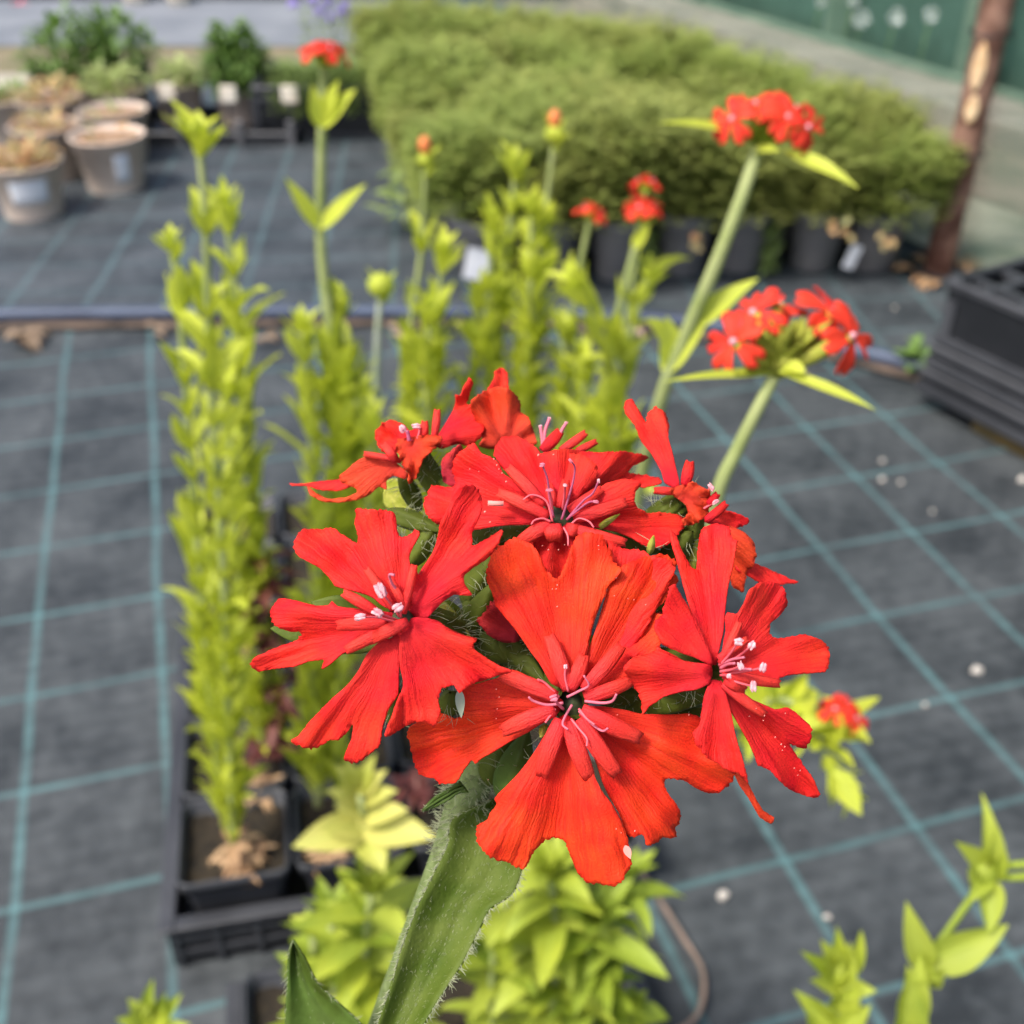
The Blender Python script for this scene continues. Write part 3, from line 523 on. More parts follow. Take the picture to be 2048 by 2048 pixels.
# --- upper left flower seen from the side
cu = conv(4, (655, 430)); fu = calyx(cu, .158, r0=.001, r1=.0016, core=P(1000, 1180, .166))
U1 = [(640,440),(540,470),(500,440),(478,400),(475,350),(505,312),(565,300),(612,318),(640,350),(690,330),(718,305),(735,330),(735,370),(690,420)]
U2 = [(600,500),(575,440),(585,395),(640,385),(700,375),(760,368),(800,382),(790,420),(750,450),(700,510),(680,570),(650,610),(632,606),(638,560),(610,525)]
U3 = [(640,565),(560,500),(500,475),(450,470),(390,492),(335,540),(298,572),(305,605),(370,635),(382,655),(330,680),(240,688),(175,655),(135,620),(150,670),(210,702),(290,706),(390,690),(450,665),(490,628),(527,642),(527,600),(560,575),(620,590)]
U3b = [(420,560),(300,590),(210,600),(130,612),(48,612),(60,622),(130,625),(185,642),(280,648),(345,628)]
U4 = [(760,410),(800,350),(830,300),(865,230),(868,172),(890,182),(915,130),(938,88),(953,100),(947,150),(925,222),(955,212),(985,260),(1010,330),(990,390),(940,430),(880,415),(800,440)]
petal(4, U4, cu, .160, .003, PR, fu, seed=44); petal(4, U1, cu, .1595, .001, PR, fu, seed=41); petal(4, U3b, cu, .1605, .003, PR, fu, seed=45, serr=1.5)
petal(4, U3, cu, .158, .001, PB, fu, seed=43, bow=.001, serr=1.5); petal(4, U2, cu, .157, -.002, PB, fu, seed=42, crease=.0005, wave=.0012)
strip(4, (765,380), (778,250), 28, .157, .001, fu); strip(4, (710,380), (716,308), 30, .158, .001, fu); strip(4, (575,500), (515,420), 36, .158, .002, fu); strip(4, (600,500), (420,465), 20, .1585, .002, fu)
stamen(4, [(655,400),(625,360),(607,340)], .1572, fu, (60, 30, 20), dz=-.0005); stamen(4, [(680,390),(690,350),(676,328)], .1572, fu, (0, 32, 17), dz=-.0005); stamen(4, [(640,400),(635,370),(630,350)], .1568, fu, rf=.0003, fm='filament_purple', dz=-.0005)

# --- upper rear flower, petals folded up
cv = conv(4, (1120, 430)); fv = calyx(cv, .163, r0=.001, r1=.0016, core=P(1020, 1120, .168))
V0 = [(1100,420),(1010,220),(1015,165),(1040,130),(1062,95),(1068,52),(1097,40),(1130,60),(1134,140),(1160,250)]
V1 = [(1090,430),(1040,440),(985,425),(1002,385),(975,310),(945,232),(962,190),(1000,162),(1050,135),(1080,128),(1130,140),(1162,168),(1188,212),(1192,258),(1232,285),(1250,330),(1272,412),(1230,430),(1150,400)]
petal(4, V0, cv, .165, .002, PR, fv, seed=51); petal(4, V1, cv, .1625, -.001, PB, fv, seed=52, wave=.0018, crease=.0003)
for a, b, w_ in (((1300,450),(1385,355),50),((1390,450),(1512,362),34),((1470,450),(1565,405),26)): strip(4, a, b, w_, .158, .001, fv, mt='petal_red' if w_ == 50 else 'scale_red')
for q in (((1300,450),(1300,400),(1290,328)), ((1310,450),(1312,360),(1335,290)), ((1375,400),(1395,350),(1418,312))): stamen(4, list(q), .158, fv, (0, 14, 9), rf=.0003, fm='style', dz=0)

# --- right rear flower
cx_ = conv(3, (440, 500)); fx = calyx(cx_, .153, r0=.001, r1=.0018, core=P(1120, 1180, .166))
X1 = [(420,470),(385,450),(355,430),(340,380),(300,310),(258,260),(230,190),(190,140),(187,100),(213,76),(237,110),(277,182),(285,140),(320,113),(357,140),(374,190),(370,240),(385,300),(400,360),(418,430)]
X2 = [(375,460),(430,440),(480,430),(512,450),(548,470),(552,520),(530,570),(490,600),(440,612),(428,590),(455,560),(440,520),(400,490)]
X3 = [(520,592),(560,560),(610,550),(680,568),(713,590),(700,607),(640,622),(560,608)]
X4 = [(560,600),(635,615),(690,640),(735,690),(740,740),(720,790),(700,800),(690,892),(645,872),(628,820),(630,760),(620,700)]
X5 = [(620,700),(650,770),(720,765),(800,800),(870,830),(915,845),(900,857),(820,862),(760,852),(700,822),(660,800)]
petal(3, X1, cx_, .153, .002, PR, fx, seed=61, crease=.002); petal(3, X4, cx_, .152, .001, PB, fx, seed=64); petal(3, X5, cx_, .1535, .001, PR, fx, seed=65); petal(3, X3, cx_, .151, .0005, PR, fx, seed=63); petal(3, X2, cx_, .1508, -.001, PB, fx, seed=62)
strip(3, (440,440), (460,345), 40, .151, .001, fx, mt='petal_red'); strip(3, (530,590), (612,520), 28, .150, .001, fx, mt='petal_red'); strip(3, (400,470), (315,465), 24, .1525, .001, fx); strip(3, (540,520), (575,480), 24, .150, .001, fx, mt='petal_red')
stamen(3, [(500,490),(530,470),(550,450)], .1502, fx, (55, 26, 13), dz=-.001); stamen(3, [(520,540),(545,525),(570,512)], .1502, fx, (-30, 22, 10), dz=-.001)

# --- undersides peeping out between the flowers
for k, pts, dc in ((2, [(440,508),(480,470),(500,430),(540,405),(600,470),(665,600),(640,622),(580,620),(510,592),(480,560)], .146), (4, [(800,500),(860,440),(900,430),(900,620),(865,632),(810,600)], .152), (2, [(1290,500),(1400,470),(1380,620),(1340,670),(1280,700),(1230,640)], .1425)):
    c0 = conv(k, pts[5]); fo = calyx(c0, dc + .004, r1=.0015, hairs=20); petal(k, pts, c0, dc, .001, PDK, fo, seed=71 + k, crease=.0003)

# --- buds, bracts and hairs in the heart of the cluster
def bud(x, y, z, dirpx, r, L_, m='calyx', hairs=40):
    if r < .001: hairs = 4
    p = P(x, y, z); q = P(x + dirpx[0], y + dirpx[1], z - .001); d = (q - p).normalized(); mb = MB(); a = d.orthogonal().normalized(); b = d.cross(a); rows = []
    for i in range(9):
        t = i / 8; rr_ = r * math.sin(math.pi * (t * .93 + .05)) ** .7 * (1.1 - .5 * t)
        rows.append([p + d * L_ * (t - .5) * 2 + (a * math.cos(2 * math.pi * k / 20) + b * math.sin(2 * math.pi * k / 20)) * rr_ * (1 + .09 * math.cos(5 * 2 * math.pi * k / 20)) for k in range(20)])
    mb.quadgrid(rows, True, rnd.random()); mb.build('bud', M_[m], main)
    for _ in range(hairs):
        t = hr.uniform(-.9, .9); th = hr.uniform(0, 6.28); nrm = a * math.cos(th) + b * math.sin(th); hair(p + d * L_ * t + nrm * r * .8, nrm + d * .4, hr.uniform(.001, .0026))
br = random.Random(11)
for k, x, y, z, dx, dy, r_, L_, mt in ((1,960,395,.157,30,10,.0016,.005,'calyx'),(1,1010,520,.157,20,-30,.0018,.004,'calyx'),(1,1330,880,.150,10,-20,.0022,.005,'calyx'),(1,1150,930,.148,30,30,.0014,.0048,'calyx_pale'),(1,1350,1000,.152,20,30,.002,.005,'calyx'),(1,1430,1100,.152,30,10,.0024,.005,'calyx'),(1,1330,700,.156,10,-20,.0026,.005,'calyx'),(4,720,520,.162,-10,-30,.0018,.005,'calyx'),(4,640,640,.165,-10,-20,.0016,.004,'calyx'),(4,720,860,.163,40,30,.0014,.005,'calyx_pale'),(4,1000,880,.158,40,-10,.0022,.005,'calyx'),(4,1150,860,.156,40,-10,.0018,.004,'calyx'),(4,1240,770,.150,0,-30,.0005,.0024,'calyx_pale'),(4,1620,805,.149,30,-20,.0005,.0022,'calyx_pale'),(4,1720,900,.156,30,10,.0022,.005,'calyx'),(4,1840,915,.148,5,-20,.0006,.0016,'calyx_pale'),(3,470,650,.156,10,-30,.0018,.005,'calyx'),(3,410,700,.155,10,-10,.002,.004,'calyx'),(3,480,720,.156,0,-30,.0009,.0034,'calyx_pale'),(3,440,560,.157,20,-20,.0020,.004,'calyx'),(3,340,950,.152,10,-10,.002,.004,'calyx'),(3,400,1340,.147,30,-6,.0022,.0075,'calyx'),(3,250,1350,.150,30,10,.002,.004,'calyx'),(2,305,925,.1425,0,-10,.0019,.0024,'calyx'),(2,600,640,.156,20,20,.0028,.006,'calyx'),(2,680,720,.150,20,20,.0018,.005,'calyx'),(2,1180,900,.150,20,0,.0020,.004,'calyx'),(2,780,1075,.1402,-5,10,.0007,.0014,'calyx_pale'),(2,640,1250,.150,10,-30,.0028,.006,'leaf_bud'),(2,560,1160,.155,10,-30,.0028,.006,'calyx'),(1,850,1400,.150,0,-20,.0018,.004,'calyx'),(3,430,1390,.15,30,0,.0012,.007,'calyx')):
    q = conv(k, (x, y)); bud(q[0], q[1], z, (dx, dy), r_, L_, mt)
for _ in range(26):   # filling in the heart
    x, y = 1040 + br.uniform(-150, 150), 1200 + br.uniform(-150, 170); bud(x, y, .160 + br.uniform(-.004, .006), (br.uniform(-30, 30), br.uniform(-30, 30)), br.uniform(.0014, .0026), br.uniform(.003, .006), 'calyx', 12)
# pale rim of the torn petal round the seen bud
mb = MB(); rim = [px_pt(2, p, .1384) for p in ((300,865),(345,855),(370,900),(378,960),(368,1000),(330,1008),(280,985))]; mb.leaf(px_pt(2, (352, 862), .1383), px_pt(2, (362, 1004), .1383) - px_pt(2, (352, 862), .1383), CAM - CORE, .0036, .0009, .1, .1, 8); mb.build('torn_petal_edge', M_['stem_grey'], fc)
# grains of pollen
for f, k, pts, z in ((ft, 4, ((1015,752,12),(1040,803,9),(940,540,6),(985,552,6),(1120,602,9),(1100,560,7),(1075,520,8),(1060,490,9),(1085,540,6),(1280,470,12),(1355,468,8),(1330,940,8),(1410,915,7),(1380,940,8),(1300,920,6)), .1468), (fc, 2, ((850,330,7),(845,350,6),(850,440,7),(825,350,6),(1060,130,7),(1062,150,5),(1210,400,5),(1240,405,5),(1140,385,6),(1150,295,5),(1300,430,6),(540,860,6),(545,960,5),(555,900,5),(540,1010,5),(500,1320,4),(1245,1580,9),(1150,1570,6),(1175,1590,5),(1520,990,6),(1155,990,5)), .1366), (fr, 3, ((740,1380,5),(775,1410,6),(770,1430,5),(820,1500,6),(845,1530,7),(860,1540,6),(850,1555,5),(862,1400,5),(900,1630,5),(925,1640,5),(712,1412,4),(915,1660,4)), .1330)):
    mb = MB()
    for x, y, r_ in pts:
        p = px_pt(k, (x, y), z); mb.ell(p, (hr.random(), hr.random(), .3), r_ * z / F / SC[k][2] * .38, r_ * z / F / SC[k][2] * .6, 6, 4)
    tag(mb.build('pollen', M_['pollen'], f), kind='stuff')
mb = MB(); mb.tube([px_pt(4, p, .1462) for p in ((1030,709), (1070,711), (1108,711))], .00035, 8); mb.build('fallen_stamen', M_['pollen'], ft)
mb = MB(); mb.leaf(px_pt(2, (1195,1655), .1372), px_pt(2, (1228,1735), .1372) - px_pt(2, (1195,1655), .1372), CAM - CORE, .0018, .0007, 0, .1, 6, base_w=.3); mb.build('pale_petal_spot', M_['pollen'], fc)

# --- stem and leaves of the cluster
mb = MB(); s_ = [CORE + Vector((0, 0, .004)), P(990, 1460, .163), P(948, 1550, .160), P(905, 1700, .166), P(830, 1900, .175), P(740, 2150, .19), P(700, 2350, .20)]
sp = spline(s_, 8); mb.tube(sp, [.0030] * len(sp), 16); mb.build('stem', M_['stem_main'], main)
for _ in range(1500):
    i = hr.randrange(4, 24); a = sp[i].lerp(sp[i + 1], hr.random()); t = (sp[i + 1] - sp[i]).normalized(); o = t.orthogonal().normalized(); o.rotate(Matrix.Rotation(hr.uniform(0, 6.28), 3, t))
    hair(a + o * .0029, o + t * hr.uniform(-.5, .3), hr.uniform(.0008, .0024), .00006, .35)
def outline_leaf(Lp, Rp, zs, k, name, m, cup=.002, edge_hair=0, n=26, veins=.0):
    def samp(pts, n):
        c = CR([conv(k, p) for p in pts], False, 4) + [Vector(conv(k, pts[-1]))]; d = [0]
        for i in range(1, len(c)): d.append(d[-1] + (c[i] - c[i - 1]).length)
        out = []
        for q in range(n + 1):
            t = d[-1] * q / n; i = max(j for j in range(len(d)) if d[j] <= t + 1e-6); i = min(i, len(c) - 2)
            out.append(c[i].lerp(c[i + 1], (t - d[i]) / max(1e-6, d[i + 1] - d[i])))
        return out
    A, B = samp(Lp, n), samp(Rp, n); rows = []
    for i in range(n + 1):
        t = i / n; z = zs[0] + (zs[1] - zs[0]) * t; row = []
        for j in range(13):
            s = j / 12; q = A[i].lerp(B[i], s); row.append(P(q.x, q.y, z + cup * (1 - (2 * s - 1) ** 2) - .0006 * math.exp(-((s - .5) / .06) ** 2) + .0006 * noise.noise(Vector((q.x, q.y, 1)) * .012)))
        rows.append(row)
    mb = MB(); mb.quadgrid(rows); ob = mb.build(name, m, main, solid=.0004)
    for _ in range(edge_hair):
        i = hr.randrange(0, n); t = hr.random(); row = hr.choice((0, 12)); p = rows[i][row].lerp(rows[i + 1][row], t); inn = rows[i][6]
        o = (p - inn).normalized(); al = (rows[i + 1][row] - rows[i][row]).normalized()
        hair(p, o + al * hr.uniform(.3, 1.3) + Vector((hr.uniform(-.3, .3),) * 3), hr.uniform(.0005, .0013), .00005, .6)
    for _ in range(int(edge_hair * 1.6)):
        i = hr.randrange(0, n); j = hr.randrange(0, 12); p = rows[i][j].lerp(rows[i + 1][j], hr.random()).lerp(rows[i][j + 1].lerp(rows[i + 1][j + 1], hr.random()), hr.random()); al = (rows[i + 1][j] - rows[i][j]).normalized()
        hair(p + (CAM - p).normalized() * .0002, al + (CAM - p).normalized() * .35 + Vector((hr.uniform(-.4, .4),) * 3), hr.uniform(.00025, .0006), .000022, .5)
    return ob
outline_leaf([(935,262),(850,300),(750,352),(742,450),(690,560),(645,650),(600,742),(540,900),(515,985),(488,1080),(428,1250),(390,1380)], [(960,262),(1020,400),(1062,560),(1040,640),(1010,685),(920,742),(870,842),(800,980),(720,1100),(630,1250),(560,1380)], (.158, .150), 6, 'leaf', M_['leaf_main'], cup=.0028, edge_hair=420, n=40)
outline_leaf([(55,880),(42,930),(36,1000),(32,1100),(22,1260),(15,1400)], [(60,880),(110,960),(165,1070),(245,1145),(360,1250),(470,1400)], (.172, .17), 6, 'leaf', M_['leaf_bud'], cup=.002, edge_hair=40)
outline_leaf([(790,180),(740,215),(690,240),(650,280),(628,310)], [(830,230),(780,235),(740,265),(690,290),(628,310)], (.150, .150), 6, 'bract', M_['leaf_bud'], cup=.0002, edge_hair=16, n=14)
for (x0, y0), (x1, y1), wpx in (((700, 900), (388, 838), 120), ((480, 1000), (163, 985), 130), ((800, 1050), (515, 1118), 70)):
    a_, b_ = px_pt(1, (x0, y0), .147), px_pt(1, (x1, y1), .146); mb = MB(); mb.leaf(a_, b_ - a_, CAM - a_, (b_ - a_).length, wpx / 2.76 * .147 / F * .9, .25, .25, 12, .5, wav=.03); mb.build('bract', M_['leaf_main'], main, solid=.0003)
outline_leaf([(530,600),(560,585),(600,590),(630,640),(640,700)], [(520,640),(510,700),(540,740),(600,760),(650,740)], (.172, .172), 4, 'bract', M_['calyx_pale'], cup=.0002, edge_hair=0, n=10)
tag(hair_mb.build('hairs', M_['hair'], main), kind='stuff')

# ------------------------------------------------------------------ tray plants
floret_mb = MB()
def floret_mesh(mb, c, nrm, r, rs):
    nrm = Vector(nrm).normalized(); a = nrm.orthogonal().normalized(); a.rotate(Matrix.Rotation(rs.uniform(0, 6.28), 3, nrm)); b = nrm.cross(a)
    for k in range(5):
        th = 2 * math.pi * k / 5 + rs.uniform(-.1, .1); d = a * math.cos(th) + b * math.sin(th); s = nrm.cross(d); lift = rs.uniform(-.1, .35)
        rows = []
        for i in range(6):
            t = i / 5; row = []; hw = [.05, .12, .20, .28, .34, .30][i]
            for j in range(7):
                q = (j - 3) / 3; ext = t if not (i >= 4) else t - (.34 if abs(q) < .2 else 0) * (i - 3) / 2
                row.append(c + d * r * ext * (1 - .12 * abs(q) * t) + s * r * hw * q + nrm * r * (lift * t - .3 * t * t * rs.uniform(.8, 1.2) + .06 * q * q))
            rows.append(row)
        mb.quadgrid(rows, col=rs.random())
def head(parent, c, up, rad, n, fr_, rs, green='lime', fl_mat='petal_far', spread=1.0, only=None, offs=None):
    """flower head: green calyces (part) with each floret as a sub-part"""
    up = Vector(up).normalized(); a = up.orthogonal().normalized(); b = up.cross(a); g = MB(); places = []
    for i in range(n):
        if offs: d = Vector(offs[i]); pos = c + d; dr = d + up * rad * .5 + Vector((0, -.8, 0)) * rad
        else:
            th = i * 2.4 + rs.uniform(-.3, .3); q = math.sqrt((i + .5) / n) * spread; d = (a * math.cos(th) + b * math.sin(th)) * q; pos = c + d * rad + up * rad * .8 * (1 - q * q * .7); dr = d * .8 + up
        root = c - up * rad * .6; g.tube([root, root.lerp(pos, .5), pos], [rad * .10, rad * .16, rad * .13], 8); places.append((pos, dr))
    g.ell(c - up * rad * .35, up, rad * .28, rad * .35, 12, 8)
    for i in range(34):
        th = rs.uniform(0, 6.28); d = a * math.cos(th) + b * math.sin(th); g.leaf(c - up * rad * .5, d * rs.uniform(.2, 1.0) + up * rs.uniform(.1, 1.5), up, rad * rs.uniform(.7, 1.35), rad * .26, -.2, .9, 4)
    go = g.build('flower_head', M_[green], parent); 
    for i, (pos, dr) in enumerate(places):
        m_ = MB(); floret_mesh(m_, Vector(pos), dr, fr_ * rs.uniform(.85, 1.1), rs); fo = m_.build('floret', M_[fl_mat], go, solid=.0002); fo.location = (0, 0, 0)
        m_ = MB(); m_.ell(Vector(pos) + Vector(dr).normalized() * fr_ * .08, dr, fr_ * .12, fr_ * .1, 6, 4); m_.build('floret_eye', M_['anther'], go).location = (0, 0, 0)
    return go

def stemplant(label, stems, rs, group='tall lychnis plants in the tray', cat='plant', name='leafy_plant', base=None):
    """stems: dicts with pts [(x,y,Y)...] from base to tip in the 1932 view"""
    b0 = PY(*stems[0]['pts'][0]) if base is None else base
    root = empty(name, b0, label, cat, group)
    for s in stems:
        pw = [PY(*p) for p in s['pts']]; sp = spline(pw, 10); n = len(sp); r0 = s.get('r', .0028)
        mb = MB(); mb.tube(sp, [r0 * (1.25 - .5 * i / n) for i in range(n)], 8); mb.build('stem', M_[s.get('sm', 'stem')], root)
        L_tot = sum((sp[i + 1] - sp[i]).length for i in range(n - 1))
        lf = MB(); pos = 0; node = 0; ph_ = rs.uniform(0, 3); nxt = s.get('start', .01); segs = s.get('density', [(0, 1, .014, .034, .010, 4)])
        for i in range(n - 1):
            l = (sp[i + 1] - sp[i]).length
            while nxt < pos + l:
                p = sp[i].lerp(sp[i + 1], (nxt - pos) / l); t = nxt / L_tot; ax = (sp[i + 1] - sp[i]).normalized()
                step = .02
                for (t0, t1, st, ll, ww, cnt) in segs:
                    if t0 <= t <= t1:
                        step = st; o = ax.orthogonal().normalized()
                        for k in range(cnt):
                            oo = o.copy(); oo.rotate(Matrix.Rotation(ph_ + node * math.pi / 2 * 1.02 + k * 2 * math.pi / cnt + rs.uniform(-.3, .3), 3, ax))
                            asc = rs.uniform(*s.get('asc', (1.0, 3.6))); sz = rs.uniform(.5, 1.35)
                            lf.leaf(p + oo * r0 * .8, oo + ax * asc, ax, ll * sz, ww * sz, rs.uniform(-.4, 1.0), rs.uniform(.2, .7), 5, rs.random(), wav=.08)
                        break
                node += 1; nxt += step * rs.uniform(.85, 1.15)
            pos += l
        if s.get('tip', True):
            for k in range(9):
                th = k * 2.4; ax = (sp[-1] - sp[-4]).normalized(); o = ax.orthogonal().normalized(); o.rotate(Matrix.Rotation(th, 3, ax)); ts = s.get('tipsize', .022)
                lf.leaf(sp[-1] - ax * .006 * (k % 3), o * rs.uniform(.35, 1.3) + ax, ax, ts * rs.uniform(.7, 1.3), ts * .3, rs.uniform(-.5, .4), .4, 5, rs.random())
            if s.get('knob'): lf.ell(sp[-1] + ax * .004, ax, s['knob'], s['knob'] * .9, 10, 8, .9)
        if s.get('otip'):
            om = MB(); om.ell(sp[-1] + Vector((0, 0, .016)), (0, 0, 1), .0055, .008, 8, 6); om.build('bud_tip', M_['rust_orange'], root)
        for (x, y, Y, x2, y2, ww) in s.get('extra', []):
            a_, b_ = PY(x, y, Y), PY(x2, y2, Y - .005); d_ = b_ - a_; lf.leaf(a_, d_, Vector((0, -.6, .8)), d_.length, ww, .15, .3, 7, rs.random())
        if lf.v: lf.build('foliage', M_[s.get('lm', 'lime')], root)
        if 'dead' in s:
            dm = MB(); 
            for k in range(s['dead']):
                th = rs.uniform(0, 6.28); d_ = Vector((math.cos(th), math.sin(th), rs.uniform(-.1, .35))); dm.leaf(pw[0] + Vector((0, 0, .006)), d_, (0, 0, 1), rs.uniform(.015, .03), .004, .6, .3, 5)
            dm.build('dried_leaves', M_['tan'], root)
        if 'maroon' in s:
            dm = MB()
            for k in range(s['maroon']):
                p = sp[rs.randrange(1, max(2, n // 3))]; th = rs.uniform(0, 6.28); d_ = Vector((math.cos(th), math.sin(th), rs.uniform(-.8, .3))); dm.leaf(p, d_, (0, 0, 1), rs.uniform(.02, .04), .009, .5, .3, 5)
            dm.build('wilted_leaves', M_['maroon'], root)
        if 'red' in s:
            up = (sp[-1] - sp[-3]).normalized(); head(root, sp[-1], up, *s['red'], rs)
    return root
rs = random.Random(21)
DN = [(0, .5, .0085, .034, .0080, 3), (.5, .84, .0155, .038, .0085, 3), (.84, 1, .028, .028, .009, 4)]
DS = [(0, .42, .0085, .034, .0080, 3), (.42, .78, .024, .038, .0095, 4), (.78, 1, .05, .028, .010, 4)]
Yt = .68
stemplant('leftmost lime green plant in the tray, with a pointed cupped top', [
    dict(pts=[(440,1600,.62),(430,1300,.63),(418,1000,.64),(396,700,.65),(388,420,.66),(374,262,.67)], density=DS, dead=16, tipsize=.026, knob=.006),
    dict(pts=[(425,1560,.63),(392,1250,.65),(372,1000,.66),(350,720,.67),(338,560,.68),(322,462,.69)], density=DS, tipsize=.018)], rs)
stemplant('lime green bushy shoot rising in the second tray row just right of the leftmost shoots', [
    dict(pts=[(535,1400,.74),(505,1200,.745),(480,950,.75),(455,700,.76),(440,520,.77),(425,395,.78)], density=DN, maroon=70, tipsize=.022),
    dict(pts=[(500,1420,.73),(455,1150,.735),(440,900,.74),(425,740,.75)], density=DN)], rs)
stemplant('tall plant with one red tuft on top and a wide pair of leaves below it', [
    dict(pts=[(600,1500,.66),(610,1200,.70),(640,900,.74),(625,650,.77),(606,470,.79),(606,300,.80),(612,110,.81)], r=.0042, density=[(0, .66, .009, .036, .011, 4)], tip=False, red=(.012, 6, .012), extra=[(604,432,.79,540,335,.009),(604,432,.79,686,345,.010),(608,240,.80,668,165,.011),(606,240,.8,588,160,.009),(612,225,.8,636,150,.009)]),
    dict(pts=[(640,1300,.72),(665,1000,.75),(655,760,.77),(640,575,.79)], density=DN, knob=.008), dict(pts=[(600,1520,.66),(590,1300,.68),(600,1050,.71),(585,800,.74),(570,620,.76)], density=DN), dict(pts=[(640,1520,.66),(640,1300,.68),(690,1050,.71),(700,800,.74)], density=DN)], rs)
stemplant('slim pale stem with a round yellow bud beside the tall red tufted plant', [
    dict(pts=[(720,1250,.80),(712,1000,.81),(710,750,.82),(712,640,.83),(718,548,.84)], r=.003, sm='stem_grey', density=[(0, .5, .012, .03, .009, 4), (.68, .72, .02, .03, .009, 2)], knob=.011, tipsize=.018),
    dict(pts=[(680,1250,.78),(670,1000,.80),(675,860,.81),(678,740,.82)], density=DN)], rs)
stemplant('thin shoot with an orange tipped bud in front of the bare dark ground cover', [
    dict(pts=[(790,1100,.90),(782,880,.91),(775,640,.92),(795,470,.94),(803,310,.95)], density=[(0, .6, .010, .034, .010, 4), (.6, .72, .03, .03, .01, 2), (.8, .84, .03, .03, .011, 3)], knob=.007, tipsize=.018, otip=1),
    dict(pts=[(815,1100,.88),(815,800,.90),(826,600,.91),(836,470,.92)], density=DN),
    dict(pts=[(815,1100,.87),(806,760,.88),(812,590,.89)], density=DN)], rs)
stemplant('dense clump of lime shoots in front of the white label on the dark pots', [
    dict(pts=[(935,1100,.92),(925,800,.93),(945,600,.94),(962,430,.95),(972,322,.96)], r=.003, density=DN),
    dict(pts=[(960,1100,.9),(950,800,.91),(905,640,.92),(900,560,.93)], density=DN),
    dict(pts=[(900,1100,.9),(880,800,.91),(915,620,.92),(930,430,.93)], density=DN)], rs)
stemplant('lime shoots with one long bare stem ending in an orange bud over the green hedge', [
    dict(pts=[(1000,1100,.90),(985,800,.91),(1012,560,.92),(1030,400,.93),(1046,262,.94)], r=.0028, density=[(0, .62, .010, .036, .011, 4)], knob=.009, tipsize=.020, otip=1),
    dict(pts=[(1010,1100,.89),(1000,760,.90),(1022,560,.91),(1030,410,.92)], density=DN),
    dict(pts=[(990,1100,.88),(985,800,.89),(1000,560,.90),(1003,400,.91)], density=DN)], rs)
stemplant('shoot ending in one small flat red flower in front of the hedge base', [
    dict(pts=[(1080,1100,.88),(1065,800,.89),(1085,560,.90),(1115,405,.91)], r=.003, density=[(0, .5, .012, .034, .010, 4), (.5, .7, .02, .03, .009, 2)], tip=False, red=(.009, 3, .011)),
    dict(pts=[(1060,1100,.87),(1060,800,.88),(1064,620,.89)], density=DN)], rs)
stemplant('shoot with two stacked red flower tufts above pointed lime leaves', [
    dict(pts=[(1150,1100,.80),(1140,800,.81),(1165,600,.82),(1195,480,.83),(1213,405,.84)], r=.0032, sm='stem', density=[(0, .5, .010, .036, .010, 4), (.5, .85, .03, .03, .01, 2)], tip=False, red=(.012, 5, .013), extra=[(1195,470,.83,1225,420,.008)]),
    dict(pts=[(1180,1000,.80),(1160,760,.81),(1200,600,.82),(1226,520,.83)], density=[(0, .7, .014, .036, .010, 3), (.7, 1, .02, .03, .01, 2)]),
    dict(pts=[(1160,760,.84),(1190,560,.86),(1212,400,.88),(1216,355,.89)], r=.002, density=[], tip=False, red=(.009, 4, .012)),
    dict(pts=[(1100,1000,.84),(1100,800,.84),(1105,680,.84)], density=DN), dict(pts=[(1170,700,.8),(1120,600,.8),(1085,535,.8)], density=DS)], rs)

# plants with large red heads on long stems to the right
rs2 = random.Random(5)
def pp(lst): return [PD(x, y, z) for x, y, z in lst]
def headplant(label, path, r, hc, hrad, offs, fsz, leaves, name='red_flowered_plant', green='lime_b', smat='stem', extra_stem=None):
    pw = pp(path); root = empty(name, pw[0], label, 'flowering plant', None)
    sp = spline(pw, 8); mb = MB(); mb.tube(sp, [r * (1.15 - .3 * i / len(sp)) for i in range(len(sp))], 12); mb.build('stem', M_[smat], root)
    lf = MB()
    for x, y, z, x2, y2, z2, ww in leaves:
        a_, b_ = PD(x, y, z), PD(x2, y2, z2); d_ = b_ - a_; lf.leaf(a_, d_, Vector((0, -.5, .85)), d_.length, ww, .25, .35, 9, rs2.random(), wav=.03)
    lf.build('leaves', M_['lime'], root)
    c = PD(*hc); offs3 = [PD(x, y, z) - c for x, y, z in offs]
    head(root, c, Vector((0, -.15, 1)), hrad, len(offs), fsz, rs2, green=green, offs=offs3)
    return root
headplant('red flower head seen side-on above a curved stem and two narrow yellow leaves',
    [(1300,1250,.42),(1330,1080,.36),(1355,930,.34),(1390,850,.335),(1430,770,.33),(1458,715,.33)], .0021, (1476,652,.33), .0165,
    [(1385,645,.322),(1422,592,.334),(1470,578,.346),(1563,590,.332),(1604,634,.325)], .0108,
    [(1455,705,.33,1265,705,.31,.0024),(1470,700,.33,1660,765,.32,.0028),(1480,690,.33,1520,700,.325,.004)], green='calyx_pale')
headplant('highest red flower head against the green hedge on a long slanting downy stem',
    [(1150,1250,.66),(1200,950,.60),(1245,760,.55),(1290,640,.53),(1350,500,.51),(1400,370,.50),(1428,285,.50)], .0033, (1440,245,.50), .013,
    [(1382,225,.49),(1425,198,.50),(1485,222,.49),(1522,240,.49),(1448,205,.50),(1500,205,.505)], .0122,
    [(1400,250,.50,1250,218,.48,.004),(1480,285,.50,1622,343,.48,.006),(1300,620,.53,1425,520,.51,.009),(1255,640,.54,1225,600,.53,.008),(1265,690,.54,1262,600,.52,.010),(1250,700,.54,1330,600,.52,.010),(1420,285,.5,1470,280,.49,.005)], green='lime_b')
